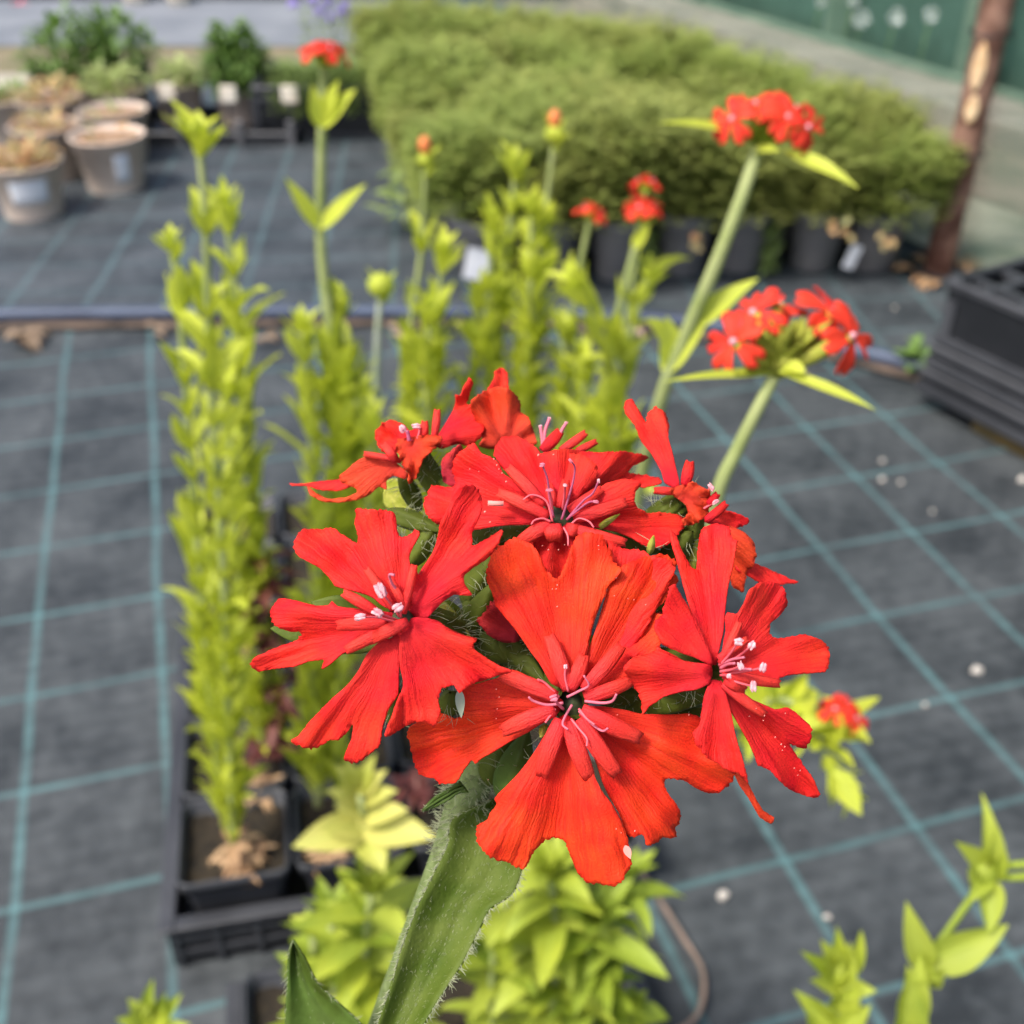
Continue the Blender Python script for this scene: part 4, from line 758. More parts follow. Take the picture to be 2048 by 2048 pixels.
# low side shoot with red tuft, right of the cluster
stemplant('small shoot with a single blurred red tuft beside the right hand scarlet flower', [
    dict(pts=[(1380,1420,.42),(1440,1330,.40),(1500,1330,.39),(1540,1400,.38),(1570,1390,.38),(1588,1350,.38)], r=.0016, density=[(.2, 1, .008, .022, .008, 4)], asc=(.1, 1.0), tip=False, red=(.008, 4, .009)),
    dict(pts=[(1540,1390,.38),(1565,1440,.375),(1590,1475,.37)], r=.0012, density=[(0, 1, .008, .02, .008, 3)], tip=True, tipsize=.014)], rs, group=None)

# yellow and lime plants low in the foreground tray
def bushy(label, stems, m, group=None, cat='plant', name='leafy_plant'):
    root = empty(name, PD(*stems[0][0][0]), label, cat, group)
    for path, L_, W_, st, mm in stems:
        sp = spline(pp(path), 8); n = len(sp); mb = MB(); mb.tube(sp, [.0022] * n, 8); mb.build('stem', M_['stem'], root); lf = MB(); pos = 0; nxt = .004; node = 0
        tot = sum((sp[i + 1] - sp[i]).length for i in range(n - 1))
        for i in range(n - 1):
            l = (sp[i + 1] - sp[i]).length
            while nxt < pos + l:
                p = sp[i].lerp(sp[i + 1], (nxt - pos) / l); ax = (sp[i + 1] - sp[i]).normalized(); o = ax.orthogonal().normalized()
                for k in range(4):
                    oo = o.copy(); oo.rotate(Matrix.Rotation(node * 1.15 + k * math.pi / 2 + rs2.uniform(-.25, .25), 3, ax)); sz = rs2.uniform(.7, 1.15)
                    lf.leaf(p, oo + ax * rs2.uniform(.15, .9), ax, L_ * sz, W_ * sz, rs2.uniform(.2, 1.1), rs2.uniform(.25, .5), 7, rs2.random(), wav=.06, base_w=.4)
                node += 1; nxt += st * rs2.uniform(.8, 1.2)
            pos += l
        ax = (sp[-1] - sp[-3]).normalized(); o = ax.orthogonal().normalized()
        for k in range(14):
            oo = o.copy(); oo.rotate(Matrix.Rotation(k * 2.4, 3, ax)); lf.leaf(sp[-1], oo * (.2 + .06 * k) + ax, ax, L_ * (.35 + .03 * k), W_ * (.4 + .03 * k), .2, .35, 6, rs2.random())
        lf.build('foliage', M_[mm], root)
    return root
b1 = bushy('pale yellow rosette topped plant with drooping star of leaves below the left scarlet flower', [
    ([(700,2050,.70),(690,1800,.66),(695,1620,.615),(680,1500,.59)], .004, .003, .02, 'yellow'),], 'yellow')
lf = MB(); cz = .60
for x, y, x2, y2, ww in ((690,1562,556,1592,.014),(690,1560,815,1575,.014),(684,1540,760,1525,.010),(686,1570,722,1640,.012),(680,1560,608,1560,.012),(680,1520,625,1490,.008),(680,1510,740,1490,.008),(680,1490,655,1440,.007),(682,1490,700,1430,.007),(678,1500,640,1450,.007),(684,1530,640,1520,.009),(685,1500,720,1455,.007)):
    a_, b_ = PD(x, y, cz), PD(x2, y2, cz - .02); d_ = b_ - a_; lf.leaf(a_, d_, Vector((0, -.45, .9)), d_.length * 1.02, ww, .3, .4, 9, rs2.random(), base_w=.5)
lf.build('rosette', M_['yellow'], b1)
bushy('lime bush of curled leaves at the bottom, left of the thick green stem', [
    ([(700,2150,.74),(690,1950,.68),(690,1800,.64),(700,1690,.62)], .046, .0115, .019, 'lime_c'), ([(640,2150,.74),(630,1980,.69),(630,1850,.66),(625,1740,.65)], .042, .011, .019, 'lime_b'), ([(740,2150,.73),(735,2000,.68),(740,1880,.66)], .044, .0115, .019, 'lime_c'), ([(600,2120,.73),(600,1960,.68),(590,1760,.66)], .022, .011, .02, 'lime_b')], 'lime_c')
bushy('lime bush of curled leaves right of the thick green stem under the front flower', [
    ([(1030,2150,.70),(1040,1930,.66),(1050,1780,.63),(1040,1650,.60)], .046, .0115, .018, 'lime_c'), ([(940,2150,.70),(930,1960,.66),(930,1820,.64),(960,1680,.62)], .044, .011, .018, 'lime_c'), ([(1120,2150,.72),(1120,1980,.68),(1110,1840,.65),(1120,1740,.62)], .046, .0115, .018, 'lime_b'), ([(1100,1900,.66),(1150,1760,.64),(1180,1660,.63)], .034, .009, .016, 'lime_b'), ([(1180,2100,.7),(1190,2000,.68),(1190,1910,.66)], .022, .010, .014, 'lime_b')], 'lime_c')
# foreground shoots at right and left
def sprig(label, stems, leaves, m='lime_c', knobs=()):
    root = empty('leafy_shoot', PD(*stems[0][0]), label, 'plant')
    for st in stems:
        sp = spline(pp(st), 6); mb = MB(); mb.tube(sp, .0016, 8); mb.build('stem', M_['lime_b'], root)
    lf = MB()
    for x, y, x2, y2, z, ww in leaves:
        a_, b_ = PD(x, y, z), PD(x2, y2, z - .012); d_ = b_ - a_; lf.leaf(a_, d_, Vector((rs2.uniform(-.4, .4), -.6, .8)), d_.length, ww * .72, rs2.uniform(.1, .6), rs2.uniform(.6, .95), 9, rs2.random(), base_w=.5, wav=.04)
    for x, y, z, r_ in knobs: lf.ell(PD(x, y, z), (0, 0, 1), r_, r_ * 1.3, 10, 8, .3)
    lf.build('foliage', M_[m], root); return root
zz = .46
sprig('shoot at the lower right corner with an upright spike leaf and a broad leaf', [[(1700,2050,.48),(1722,1930,.47),(1742,1840,.465),(1765,1790,.46),(1800,1740,.46),(1835,1690,.46),(1860,1650,.46)], [(1860,1640,.46),(1910,1632,.455),(1960,1630,.45)], [(1860,1655,.46),(1920,1655,.455),(1960,1650,.45)]],
    [(1860,1650,1868,1508,zz,.008),(1858,1650,1808,1590,zz,.010),(1870,1640,1898,1620,zz,.008),(1862,1660,1868,1762,zz,.010),(1862,1645,1885,1560,zz,.008),(1745,1815,1905,1752,zz,.015),(1745,1820,1712,1712,zz,.011),(1740,1850,1780,1830,zz,.008),(1715,1930,1738,1815,zz,.012),(1695,2000,1728,1840,zz,.014),(1740,1830,1765,1845,zz,.012),(1858,1650,1830,1700,zz,.008)], knobs=((1855,1650,zz,.006),))
sprig('shoot with a crown of short leaves, left of the spiked corner shoot', [[(1560,2080,.50),(1572,1930,.49),(1582,1840,.485),(1585,1790,.48)]],
    [(1585,1840,1580,1752,.485,.008),(1585,1840,1635,1770,.485,.009),(1583,1835,1520,1802,.485,.008),(1585,1840,1555,1780,.485,.010),(1583,1850,1605,1790,.485,.010),(1585,1860,1650,1870,.485,.009),(1582,1860,1530,1850,.485,.009),(1575,1900,1620,1860,.485,.012),(1570,1940,1512,1880,.485,.010),(1570,1960,1515,1985,.485,.014),(1570,1960,1640,1900,.485,.012),(1560,1990,1530,1900,.485,.014)], knobs=((1583,1835,.485,.006),))
sprig('small lime shoot tip poking up at the lower left edge of the photo', [[(270,2080,.62),(280,1960,.61),(284,1900,.6)]],
    [(284,1920,282,1855,.6,.009),(284,1925,335,1885,.6,.011),(284,1925,222,1925,.6,.010),(284,1930,245,1890,.6,.011),(284,1930,310,1880,.6,.010),(284,1940,350,1935,.6,.010),(284,1940,230,1950,.6,.012)], knobs=((284,1915,.6,.006),))

# ------------------------------------------------------------------ trays and square pots
T0 = G(311, 1748, .055); T1_ = G(362, 1000, .055); ty = (T1_ - T0); ty.z = 0; Ld = ty.length; ty.normalize(); tx = Vector((ty.y, -ty.x, 0)); MR = Matrix((tx, ty, Vector((0, 0, 1)))).transposed()
PW = .098
def tray(label, org, nx, ny, h=.055, group='black plant trays'):
    root = empty('plant_tray', org, label, 'tray', group); W_, L2 = nx * PW + .02, ny * PW + .02
    def bx(mb, u0, u1, v0, v1, z0, z1): mb.box(org + tx * ((u0 + u1) / 2) + ty * ((v0 + v1) / 2) + Vector((0, 0, (z0 + z1) / 2 - org.z)), u1 - u0, v1 - v0, z1 - z0, MR)
    rim = MB(); bx(rim, -.006, .008, -.006, L2 + .006, h - .004, h); bx(rim, W_ - .008, W_ + .006, -.006, L2 + .006, h - .004, h); bx(rim, .0081, W_ - .0081, -.006, .008, h - .0045, h + .0003); bx(rim, .0081, W_ - .0081, L2 - .008, L2 + .006, h - .0045, h + .0003)
    o = rim.build('rim', M_['black_rim'], root, smooth=False); bv = o.modifiers.new('b', 'BEVEL'); bv.width = .0018; bv.segments = 2
    wl = MB(); bx(wl, 0, .003, 0, L2, .002, h - .005); bx(wl, W_ - .003, W_, 0, L2, .002, h - .005); bx(wl, .0031, W_ - .0031, 0, .003, .002, h - .005); bx(wl, .0031, W_ - .0031, L2 - .003, L2, .002, h - .005); bx(wl, .0032, W_ - .0032, .0032, L2 - .0032, .003, .006)
    wl.build('body', M_['black'], root, smooth=False)
    rb = MB(); nrib = nx * 3
    for i in range(nrib + 1):
        u = .004 + (W_ - .012) * i / nrib; bx(rb, u, u + .004, -.0035, -.0004, .003, h - .006)
    for k in (.018, .036): bx(rb, .002, W_ - .002, -.0028, -.0006, k, k + .004)
    rb.build('ribs', M_['black_rim'], root, smooth=False); return root
tray_a = tray('long black tray under the tall lime plants with its ribbed near end in view', Vector((T0.x, T0.y, 0)), 4, 6)
o2_ = Vector((T0.x, T0.y, 0)) + tx * .055 - ty * (3 * PW + .085)
tray_b = tray('second black tray at the bottom edge in front of the long tray', o2_, 3, 3, .05)
def squarepot(org, label, src=None, g='square black nursery pots'):
    if src:
        r_ = src.copy(); C.objects.link(r_); r_.location = org; r_['label'] = label
        for ch in src.children: c_ = ch.copy(); C.objects.link(c_); c_.parent = r_
        return r_
    root = empty('square_pot', org, label, 'pot', g); root.rotation_euler = (0, 0, math.atan2(tx.y, tx.x)); h = .078
    def ring(hs, z, n=7, rr_=.010):
        out = []
        for cx0, cy0, a0 in ((1, 1, 0), (-1, 1, 90), (-1, -1, 180), (1, -1, 270)):
            for k in range(n): a = R(a0 + 90 * k / (n - 1)); out.append(Vector((cx0 * (hs - rr_) + rr_ * math.cos(a), cy0 * (hs - rr_) + rr_ * math.sin(a), z)))
        return out
    mb = MB(); mb.quadgrid([ring(.034, 0), ring(.043, h - .012), ring(.046, h - .012), ring(.0465, h), ring(.0445, h), ring(.042, h - .02), ring(.038, .02)], True); o = mb.build('pot', M_['black_rim'], None); o.parent = root
    mb = MB(); rows = []
    for i in range(12): rows.append([Vector((-.041 + .082 * i / 11, -.041 + .082 * j / 11, h - .016 + .006 * noise.noise(Vector((i * .7, j * .7, 2))))) for j in range(12)])
    mb.quadgrid(rows); o = mb.build('soil', M_['soil'], None); o.parent = root
    return root
sp0 = None; ordn = ('first', 'second', 'third', 'fourth', 'fifth', 'sixth')
for tr, org, nx, ny, nm in ((tray_a, Vector((T0.x, T0.y, .007)), 4, 6, 'long tray'), (tray_b, o2_ + Vector((0, 0, .007)), 3, 3, 'bottom edge tray')):
    for i in range(nx):
        for j in range(ny):
            lab = 'square pot in the %s, %s row from far end, %s from left' % (nm, ordn[ny - 1 - j], ordn[i])
            q = squarepot(org + tx * (.01 + PW * (i + .5)) + ty * (.01 + PW * (j + .5)), lab, sp0); sp0 = sp0 or q
# small dried and wilted plants in the near pots
for x, y, m_, n_, lab, cat in ((460,1630,'tan',34,'dried tan rosette in the corner pot at the near left of the long tray','dead plant'), (480,1490,'tan',40,'withered brown tuft in the pot just behind the dried tan rosette','dead plant'), (500,1415,'maroon',60,'dark maroon clump of small leaves at the foot of the lime shoots','plant'), (630,1610,'tan',20,'scattered dry brown leaves on the soil behind the pale yellow rosette','dead plant'), (790,1480,'maroon',30,'dark wilted leaves in the pot behind the thick hairy stem','plant')):
    c_ = G(x, y, .075 if m_ == 'tan' else .10); mb = MB()
    for k in range(n_):
        th = rs.uniform(0, 6.28); d_ = Vector((math.cos(th), math.sin(th), rs.uniform(0, .8))); mb.leaf(c_ + Vector((rs.uniform(-.012, .012), rs.uniform(-.012, .012), 0)), d_, (0, 0, 1), rs.uniform(.012, .028), .004, .7, .3, 6)
    o = mb.build('withered_plant' if m_ == 'tan' else 'small_plant', M_[m_], origin=c_); tag(o, lab, cat)
# twine
tw = [(1180,1600,.10),(1240,1690,.03),(1290,1770,.01),(1325,1830,.008),(1325,1890,.008),(1300,1932,.01),(1230,1965,.01)]
mb = MB(); mb.tube(spline([G(x, y, h + .003) for x, y, h in tw], 10), .0024, 8); tag(mb.build('twine', M_['twine']), 'thin brown string curving over the ground cover right of the lime bush', 'string')
# stones
for i, (x, y, r_, lab) in enumerate(((1845,1265,.0065,'largest pale pebble on the ground cover right of the scarlet flowers'), (1365,1690,.0055,'pale pebble on the ground cover just right of the lime bush'), (1665,870,.004,'uppermost of three tiny pebbles right of the curved stem'), (1665,905,.0042,'lower left of three tiny pebbles right of the curved stem'), (1700,910,.0035,'lower right of three tiny pebbles right of the curved stem'), (1760,965,.003,'lone tiny pebble near the right edge above the scarlet flowers'), (1618,665,.0045,'pebble just above the blue pipe right of the side-on red head'), (1688,582,.004,'small stone on the far ground cover before the black crates'), (1745,1330,.003,'faint pale speck left of the largest pebble'), (1930,905,.006,'white pebble at the right edge by the mossy board'), (360,1090,.004,'tiny pale grit beside the left tray edge'), (1560,1730,.0035,'faint grey speck between the two lower right shoots'))):
    mb = MB(); c_ = G(x, y, .003); mb.ell(c_, (1, .3, .1), r_ * .8, r_, 10, 8)
    mb.v = [tuple(Vector(v) + noise.noise_vector(Vector(v) * 160 + Vector((i, 0, 0))) * r_ * .35) for v in mb.v]; tag(mb.build('pebble', M_['pebble'], origin=c_), lab, 'pebble', 'pebbles on the ground cover')
# leaf litter along the pipe
for i, (x, y, s_, lab) in enumerate(((30,640,.06,'heap of brown dead leaves at the left end of the blue pipe'), (285,625,.035,'curled dead leaf under the blue pipe left of the lime shoots'), (500,640,.04,'brown dead leaf below the pipe between the two tall lime clumps'), (745,625,.05,'long dry leaf on the soil under the pipe behind the round bud'), (1180,635,.045,'dry brown leaf below the pipe at the two-tufted plant'), (1480,700,.05,'dead stalks under the pipe behind the side-on red head'))):
    mb = MB(); c_ = G(x, y, .01)
    for k in range(3 if i else 9):
        th = rs.uniform(-.6, .6); mb.leaf(c_ + Vector((rs.uniform(-.02, .02), rs.uniform(-.015, .01), rs.uniform(0, .008))), Vector((math.cos(th), math.sin(th), rs.uniform(0, .25))), (0, 0, 1), s_ * rs.uniform(.5, 1), s_ * .32, 1, .5, 6)
    tag(mb.build('dead_leaf', M_['litter'], origin=c_), lab, 'dead leaf', 'dead leaves along the pipe')

# ------------------------------------------------------------------ round pots at upper left
def roundpot(x, y, D_, H_, label, m='taupe', fill=None, n=40, sticker=None, tall=0, group='round taupe pots at the upper left'):
    b = G(x, y); root = empty('round_pot', b, label, 'pot', group); r1 = D_ / 2; r0 = r1 * .76
    mb = MB(); mb.lathe([(r0 * .2, .004), (r0 * .93, .004), (r0 * .97, 0), (r0, .006), (r1 * .93, H_ * .80), (r1 * .985, H_ * .81), (r1 * .99, H_ * .97), (r1 * 1.03, H_ * .975), (r1 * 1.03, H_), (r1 * .97, H_), (r1 * .93, H_ * .9), (r1 * .8, H_ * .4)], 40, b); mb.build('pot_body', M_[m], root)
    mb = MB(); mb.lathe([(r1 * .94, H_ * .9), (r1 * .6, H_ * .93), (r1 * .3, H_ * .92), (.001, H_ * .94)], 24, b); mb.build('soil', M_['soil_dry'], root)
    if sticker:
        x0, x1, z0, z1 = sticker; mb = MB(); rows = []
        for i in range(5):
            z = z0 + (z1 - z0) * i / 4; rr_ = (r0 + (r1 * .93 - r0) * z / (H_ * .8)) + .0012; rows.append([b + Vector((rr_ * math.cos(R(a)), rr_ * math.sin(R(a)), z)) for a in [x0 + (x1 - x0) * j / 10 for j in range(11)]])
        mb.quadgrid(rows); mb.build('label_sticker', M_['white'], root, solid=.0008)
    if fill:
        mt, cnt, hh, sz = fill; mb = MB()
        for k in range(cnt):
            th = rs.uniform(0, 6.28); q = math.sqrt(rs.random()) * r1 * .85; hz = rs.random() ** 1.1; q *= 1 + min(hh * 6, .7) * math.sin(math.pi * min(1, hz * 1.1)) - hz * .35; p = b + Vector((q * math.cos(th), q * math.sin(th), H_ * .92 + hh * hz * (1 + .4 * noise.noise(Vector((math.cos(th) * 1.5, math.sin(th) * 1.5, D_ * 40 + x * .1)))))); d_ = Vector((math.cos(th) * rs.random(), math.sin(th) * rs.random(), rs.uniform(-.1, 1)))
            mb.leaf(p, d_, (0, 0, 1), sz * rs.uniform(.6, 1.3), sz * .35, .8, .3, 4)
        for k in range(max(4, cnt // 30)):
            th = rs.uniform(0, 6.28); q = rs.random() * r1 * .5; a_ = b + Vector((q * math.cos(th), q * math.sin(th), H_ * .9)); mb.tube([a_, a_ + Vector((rs.uniform(-.02, .02), rs.uniform(-.02, .02), hh * .8))], .0015, 5)
        mb.build('plant', M_[mt], root)
    return root
M_['autumn'] = mat('autumn_leaf', (.42, .42, .16), .7, trans=.2, rndmix=(.58, .30, .14), col2=(.52, .50, .24), vscale=20)
roundpot(222, 357, .168, .130, 'taupe pot with bare dry soil and a narrow white sticker, nearest the tray', sticker=(-68, -42, .035, .10), fill=('autumn', 10, .015, .03))
roundpot(67, 405, .165, .122, 'taupe pot with a broad white sticker and orange tinged dying leaves', sticker=(-98, -36, .045, .10), fill=('autumn', 190, .04, .024))
roundpot(231, 305, .168, .130, 'taupe pot of bare soil behind the narrow sticker pot', m='taupe_d', fill=('pale_green', 6, .01, .03), sticker=(-50, -25, .04, .10))
roundpot(107, 337, .165, .13, 'dusty taupe pot with a few brown stalks behind the broad sticker pot', m='taupe_d', fill=('autumn', 70, .03, .024))
roundpot(231, 261, .168, .130, 'taupe pot of pale lime seedlings under a tall leafy bush', m='taupe_d', fill=('pale_green', 260, .06, .025))
roundpot(114, 281, .168, .13, 'dusty pot with a yellowish tuft in the second row from the back', m='taupe_d', fill=('autumn', 90, .05, .028))
roundpot(234, 220, .19, .13, 'pot with a tall dark green leafy bush at the back of the pot group', m='greypot', fill=('green', 420, .15, .036))
roundpot(144, 227, .19, .13, 'pot with an upright green bush left of the tall dark bush', m='greypot', fill=('green', 330, .14, .036))
roundpot(39, 267, .19, .12, 'low dusty pot of olive growth at the far left edge', m='taupe_d', fill=('grassy', 120, .03, .025))
mb = MB()
for x, y, h in ((215,38,.0),(128,60,.0)): pass
c_ = G(-60, 205); mb.box(c_ + Vector((0, 0, .03)), .62, .36, .06); o = mb.build('paving_slab', M_['kerb'], smooth=False, origin=c_); bv = o.modifiers.new('b', 'BEVEL'); bv.width = .006; tag(o, 'pale beige slab lying at the far left behind the pots', 'slab')

# black crates with pots in them (upper left centre)
def crate(c, W_, D_, H_, rotz, label, group='black plastic crates', posts=(.0, .5, 1), name='black_crate', ribs=3):
    root = empty(name, c, label, 'crate', group); Mz = Matrix.Rotation(rotz, 3, 'Z')
    def bx(mb, cx0, cy0, cz0, sx, sy, sz): mb.box(c + Mz @ Vector((cx0, cy0, cz0)), sx, sy, sz, Mz)
    rim = MB(); t = .012
    for z in (H_ - .008,):
        bx(rim, 0, -D_ / 2, z, W_ + t, t, .014); bx(rim, 0, D_ / 2, z, W_ + t, t, .014); bx(rim, -W_ / 2, 0, z + .0005, t, D_ - t - .001, .014); bx(rim, W_ / 2, 0, z + .0005, t, D_ - t - .001, .014)
    o = rim.build('rim', M_['black_rim'], root, smooth=False); bv = o.modifiers.new('b', 'BEVEL'); bv.width = .003
    bd = MB(); hb = H_ - .016
    bx(bd, 0, -D_ / 2, hb / 2, W_, .004, hb); bx(bd, 0, D_ / 2, hb / 2, W_, .004, hb); bx(bd, -W_ / 2, 0, hb / 2, .004, D_ - .005, hb); bx(bd, W_ / 2, 0, hb / 2, .004, D_ - .005, hb); bx(bd, 0, 0, .004, W_ - .006, D_ - .006, .006)
    bd.build('sides', M_['black'], root, smooth=False)
    rb = MB()
    for k in range(ribs):
        z = .012 + (hb - .03) * k / max(1, ribs - 1); bx(rb, 0, -D_ / 2 - .005, z, W_ + .004, .006, .012); bx(rb, -W_ / 2 - .005, 0, z, .006, D_ + .004, .012)
    for q in posts: bx(rb, -W_ / 2 + W_ * q, -D_ / 2 - .0045, H_ / 2 - .01, .018, .0042, H_ - .045)
    for q in (.2, .5, .8): bx(rb, -W_ / 2 - .0045, -D_ / 2 + D_ * q, H_ / 2 - .01, .0042, .018, H_ - .045)
    o = rb.build('ribs', M_['black_rim'], root, smooth=False); return root
ca = G(415, 250); tray_c = crate(ca, .46, .28, .04, 0, 'low black carry tray holding two taupe pots beside the round pots', name='carry_tray', ribs=2)
for q in (-.225, -.07, .09, .225):
    mb = MB(); mb.box(ca + Vector((q, -.146, .035)), .02, .012, .07); o = mb.build('corner_post', M_['greypot'], tray_c, smooth=False); bv = o.modifiers.new('b', 'BEVEL'); bv.width = .003
cb = G(628, 235); crate(cb, .36, .30, .14, 0, 'black crate of soft grassy plants left of the green hedge', ribs=2)
roundpot(347, 232, .135, .11, 'taupe pot of pale lime leaves in the low carry tray', m='taupe', fill=('pale_green', 260, .06, .025), group='pots in the carry tray')
roundpot(458, 232, .14, .10, 'taupe pot with a round deep green bush in the low carry tray', m='taupe_d', fill=('green', 900, .14, .034), group='pots in the carry tray')
for x, y, nn in ((590,215,'left half'), (665,212,'right half')):
    c_ = G(x, y, .06); mb = MB()
    for k in range(900):
        th = rs.uniform(0, 6.28); q = math.sqrt(rs.random()) * .095; p = c_ + Vector((q * math.cos(th), q * math.sin(th), rs.uniform(0, .12))); mb.leaf(p, Vector((math.cos(th) * .6, math.sin(th) * .6, rs.uniform(.3, 1.2))), (0, 0, 1), rs.uniform(.02, .045), .006, .8, .3, 4)
    o = mb.build('grassy_plant', M_['grassy'], origin=c_); tag(o, 'soft grassy green plant filling the %s of the black crate' % nn, 'plant')
# plant tags on sticks
for x, y, x2, y2, lab in ((316,225,316,168,'cream plant tag standing left of the carry tray'), (433,232,430,172,'cream plant tag between the two carry tray pots'), (550,235,545,172,'cream plant tag at the right end of the carry tray'), (748,215,742,145,'cream plant tag at the corner of the green hedge block')):
    Y = G(x, y).y - .22; a_, b_ = PY(x, y, Y), PY(x2, y2 - 8, Y); root = empty('plant_tag', a_, lab, 'plant tag', 'cream plant tags')
    mb = MB(); mb.tube([a_, a_.lerp(b_, .75)], .004, 6); mb.build('stake', M_['black_rim'], root)
    mb = MB(); mb.box(a_.lerp(b_, .80), .042, .008, (b_ - a_).length * .46); o = mb.build('card', M_['cream'], root, smooth=False); bv = o.modifiers.new('b', 'BEVEL'); bv.width = .006; bv.segments = 3

# ------------------------------------------------------------------ block of feathery potted plants
def crown_mesh(seed, R_, H_, n, m):
    r_ = random.Random(seed); mb = MB()
    for k in range(n):
        th = r_.uniform(0, 6.28); u = r_.random() ** .5; top = H_ * (.78 + .22 * math.sqrt(max(0, 1 - u * u))) + .035 * noise.noise(Vector((u * math.cos(th) * 3, u * math.sin(th) * 3, seed)))
        z = top * (1 - .72 * r_.random() ** 2.0); p = Vector((R_ * u * math.cos(th), R_ * u * math.sin(th), z)); col = min(1, max(0, (noise.noise(p * 45 + Vector((seed, 0, 0))) + .5) * .7 + r_.uniform(-.3, .3)))
        if r_.random() < .05: p.z = top * r_.uniform(1.0, 1.16); p.x *= 1.08; p.y *= 1.08
        d0 = Vector((math.cos(th) * (.3 + u), math.sin(th) * (.3 + u), r_.uniform(-.1, 1.0))).normalized(); sd_ = d0.cross(Vector((0, 0, 1))).normalized(); L_ = r_.uniform(.015, .028)
        for j in range(4):            # pinnate leaflets on one frond
            q = p + d0 * L_ * j / 3.5
            for sgn in (-1, 1):
                dd = (d0 * .6 + sd_ * sgn).normalized() * L_ * (.42 - .07 * j); nn = Vector((r_.uniform(-.4, .4), r_.uniform(-.4, .4), 1)).cross(dd).normalized() * L_ * .13
                mb.tri([q, q + dd * .5 + nn, q + dd, q + dd * .5 - nn], col)
    return mb
def pot_under(seed):
    mb = MB(); mb.lathe([(.038, 0), (.043, .002), (.051, .100), (.056, .103), (.056, .125), (.052, .125), (.049, .10)], 28); return mb
cmesh = []
for s_ in range(4):
    cmesh.append(crown_mesh(s_ + 1, .125, .175, 4200, None).build('foliage', M_['hedge' if s_ % 2 == 0 else 'hedge_b']))
potm = pot_under(0).build('pot', mat('scuffed_grey_plastic', (.20, .195, .20), .6, col2=(.30, .285, .275), vscale=14)); 
stm = MB(); r_ = random.Random(9)
for k in range(16):
    a = r_.uniform(0, 6.28); stm.tube([(r_.uniform(-.02, .02), r_.uniform(-.02, .02), .085), (.05 * math.cos(a), .05 * math.sin(a), .15), (.08 * math.cos(a), .08 * math.sin(a), .21)], .0013, 5)
stm.lathe([(.050, .11), (.001, .114)], 20); stm = stm.build('stems', mat('twiggy_stems', (.09, .04, .025), .8, col2=(.16, .08, .05), vscale=20))
hang = MB()
for k in range(90):
    t = r_.random(); p = Vector((.05 + .012 * r_.uniform(-1, 1), -.03 + r_.uniform(-.03, .03), .11 - .10 * t)); hang.leaf(p, (r_.uniform(-.5, .8), -1, r_.uniform(-.8, .3)), (0, 0, 1), .018, .009, .4, .3, 4)
hang = hang.build('trailing_leaves', M_['grassy'])
protos = cmesh + [potm, stm, hang]
F0, F1 = G(905, 553), G(1712, 528); fx_ = (F1 - F0); nfr = 8; fx_n = fx_.normalized(); by_ = Vector((-.33, .944, 0))
rows_y = 9; cnt = 0; first = True
posn = []
for j in range(rows_y):
    y0 = F0.y + .07 + j * .145
    xl = F0.x + (y0 - F0.y) * (-.20) + .02 ; xr = F1.x - (y0 - F1.y) * .56 - .05 + (.03 if j % 2 else 0)
    nc = max(3, int(round((xr - xl) / .125)))
    for i in range(nc + 1):
        x = xl + (xr - xl) * i / nc; y = y0 + (F1.y - F0.y) * i / nc * max(0, 1 - j * .3) + rnd.uniform(-.012, .012)
        posn.append((j, i, nc, x + rnd.uniform(-.012, .012), y))
fr_words = ('leftmost', 'second', 'third', 'fourth', 'fifth', 'sixth', 'seventh', 'eighth', 'ninth', 'tenth')
for j, i, nc, x, y in posn:
    if j == 0: lab = 'feathery plant in a grey pot, %s from the left in the block\'s front row' % fr_words[min(i, 9)]
    elif i == 0: lab = 'feathery plant on the block\'s left side, row %s from the front' % fr_words[min(j, 9)]
    elif i == nc: lab = 'feathery plant on the block\'s fence side, row %s from the front' % fr_words[min(j, 9)]
    else: lab = 'feathery green potted plant inside the dense block of plants by the fence'
    root = empty('potted_plant', (x, y, .004), lab, 'potted plant', 'feathery potted plants in the dense block' if 'inside' in lab else 'feathery potted plants round the block')
    root.rotation_euler = (0, 0, rnd.uniform(0, 6.28) if j or i not in (4,) else 0)
    sc_ = rnd.uniform(.93, 1.1)
    c_ = cmesh[rnd.randrange(4)].copy(); C.objects.link(c_); c_.parent = root; c_.location = (0, -.015 if False else 0, .085); c_.scale = (sc_, sc_, sc_ * rnd.uniform(.82, 1.22)); c_.location.z += rnd.uniform(-.008, .008); c_.name = 'foliage'
    if j < 2 or i == 0 or i == nc:
        p_ = potm.copy(); C.objects.link(p_); p_.parent = root
        p_ = stm.copy(); C.objects.link(p_); p_.parent = root
    if j == 0 and i in (2, 4): p_ = hang.copy(); C.objects.link(p_); p_.parent = root; p_.rotation_euler = (0, 0, -root.rotation_euler.z)
for p_ in protos: bpy.data.objects.remove(p_)
for x, y, w_, h_, rz, lab in ((903,500,.050,.062,.2,'white label stuck in front of the leftmost front pot'), (1608,485,.022,.048,.3,'narrow white tag leaning on a front pot below the hedge')):
    Y = G(x, 545).y - .04 if x < 1000 else G(x, 530).y - .03; c_ = PY(x, y, Y); mb = MB(); mb.box(c_, w_, .002, h_, Matrix.Rotation(rz, 3, 'Y')); o = mb.build('pot_label', M_['white'], smooth=False, origin=c_); bv = o.modifiers.new('b', 'BEVEL'); bv.width = .004; bv.segments = 3; bv.limit_method = 'NONE'
    tag(o, lab, 'label')
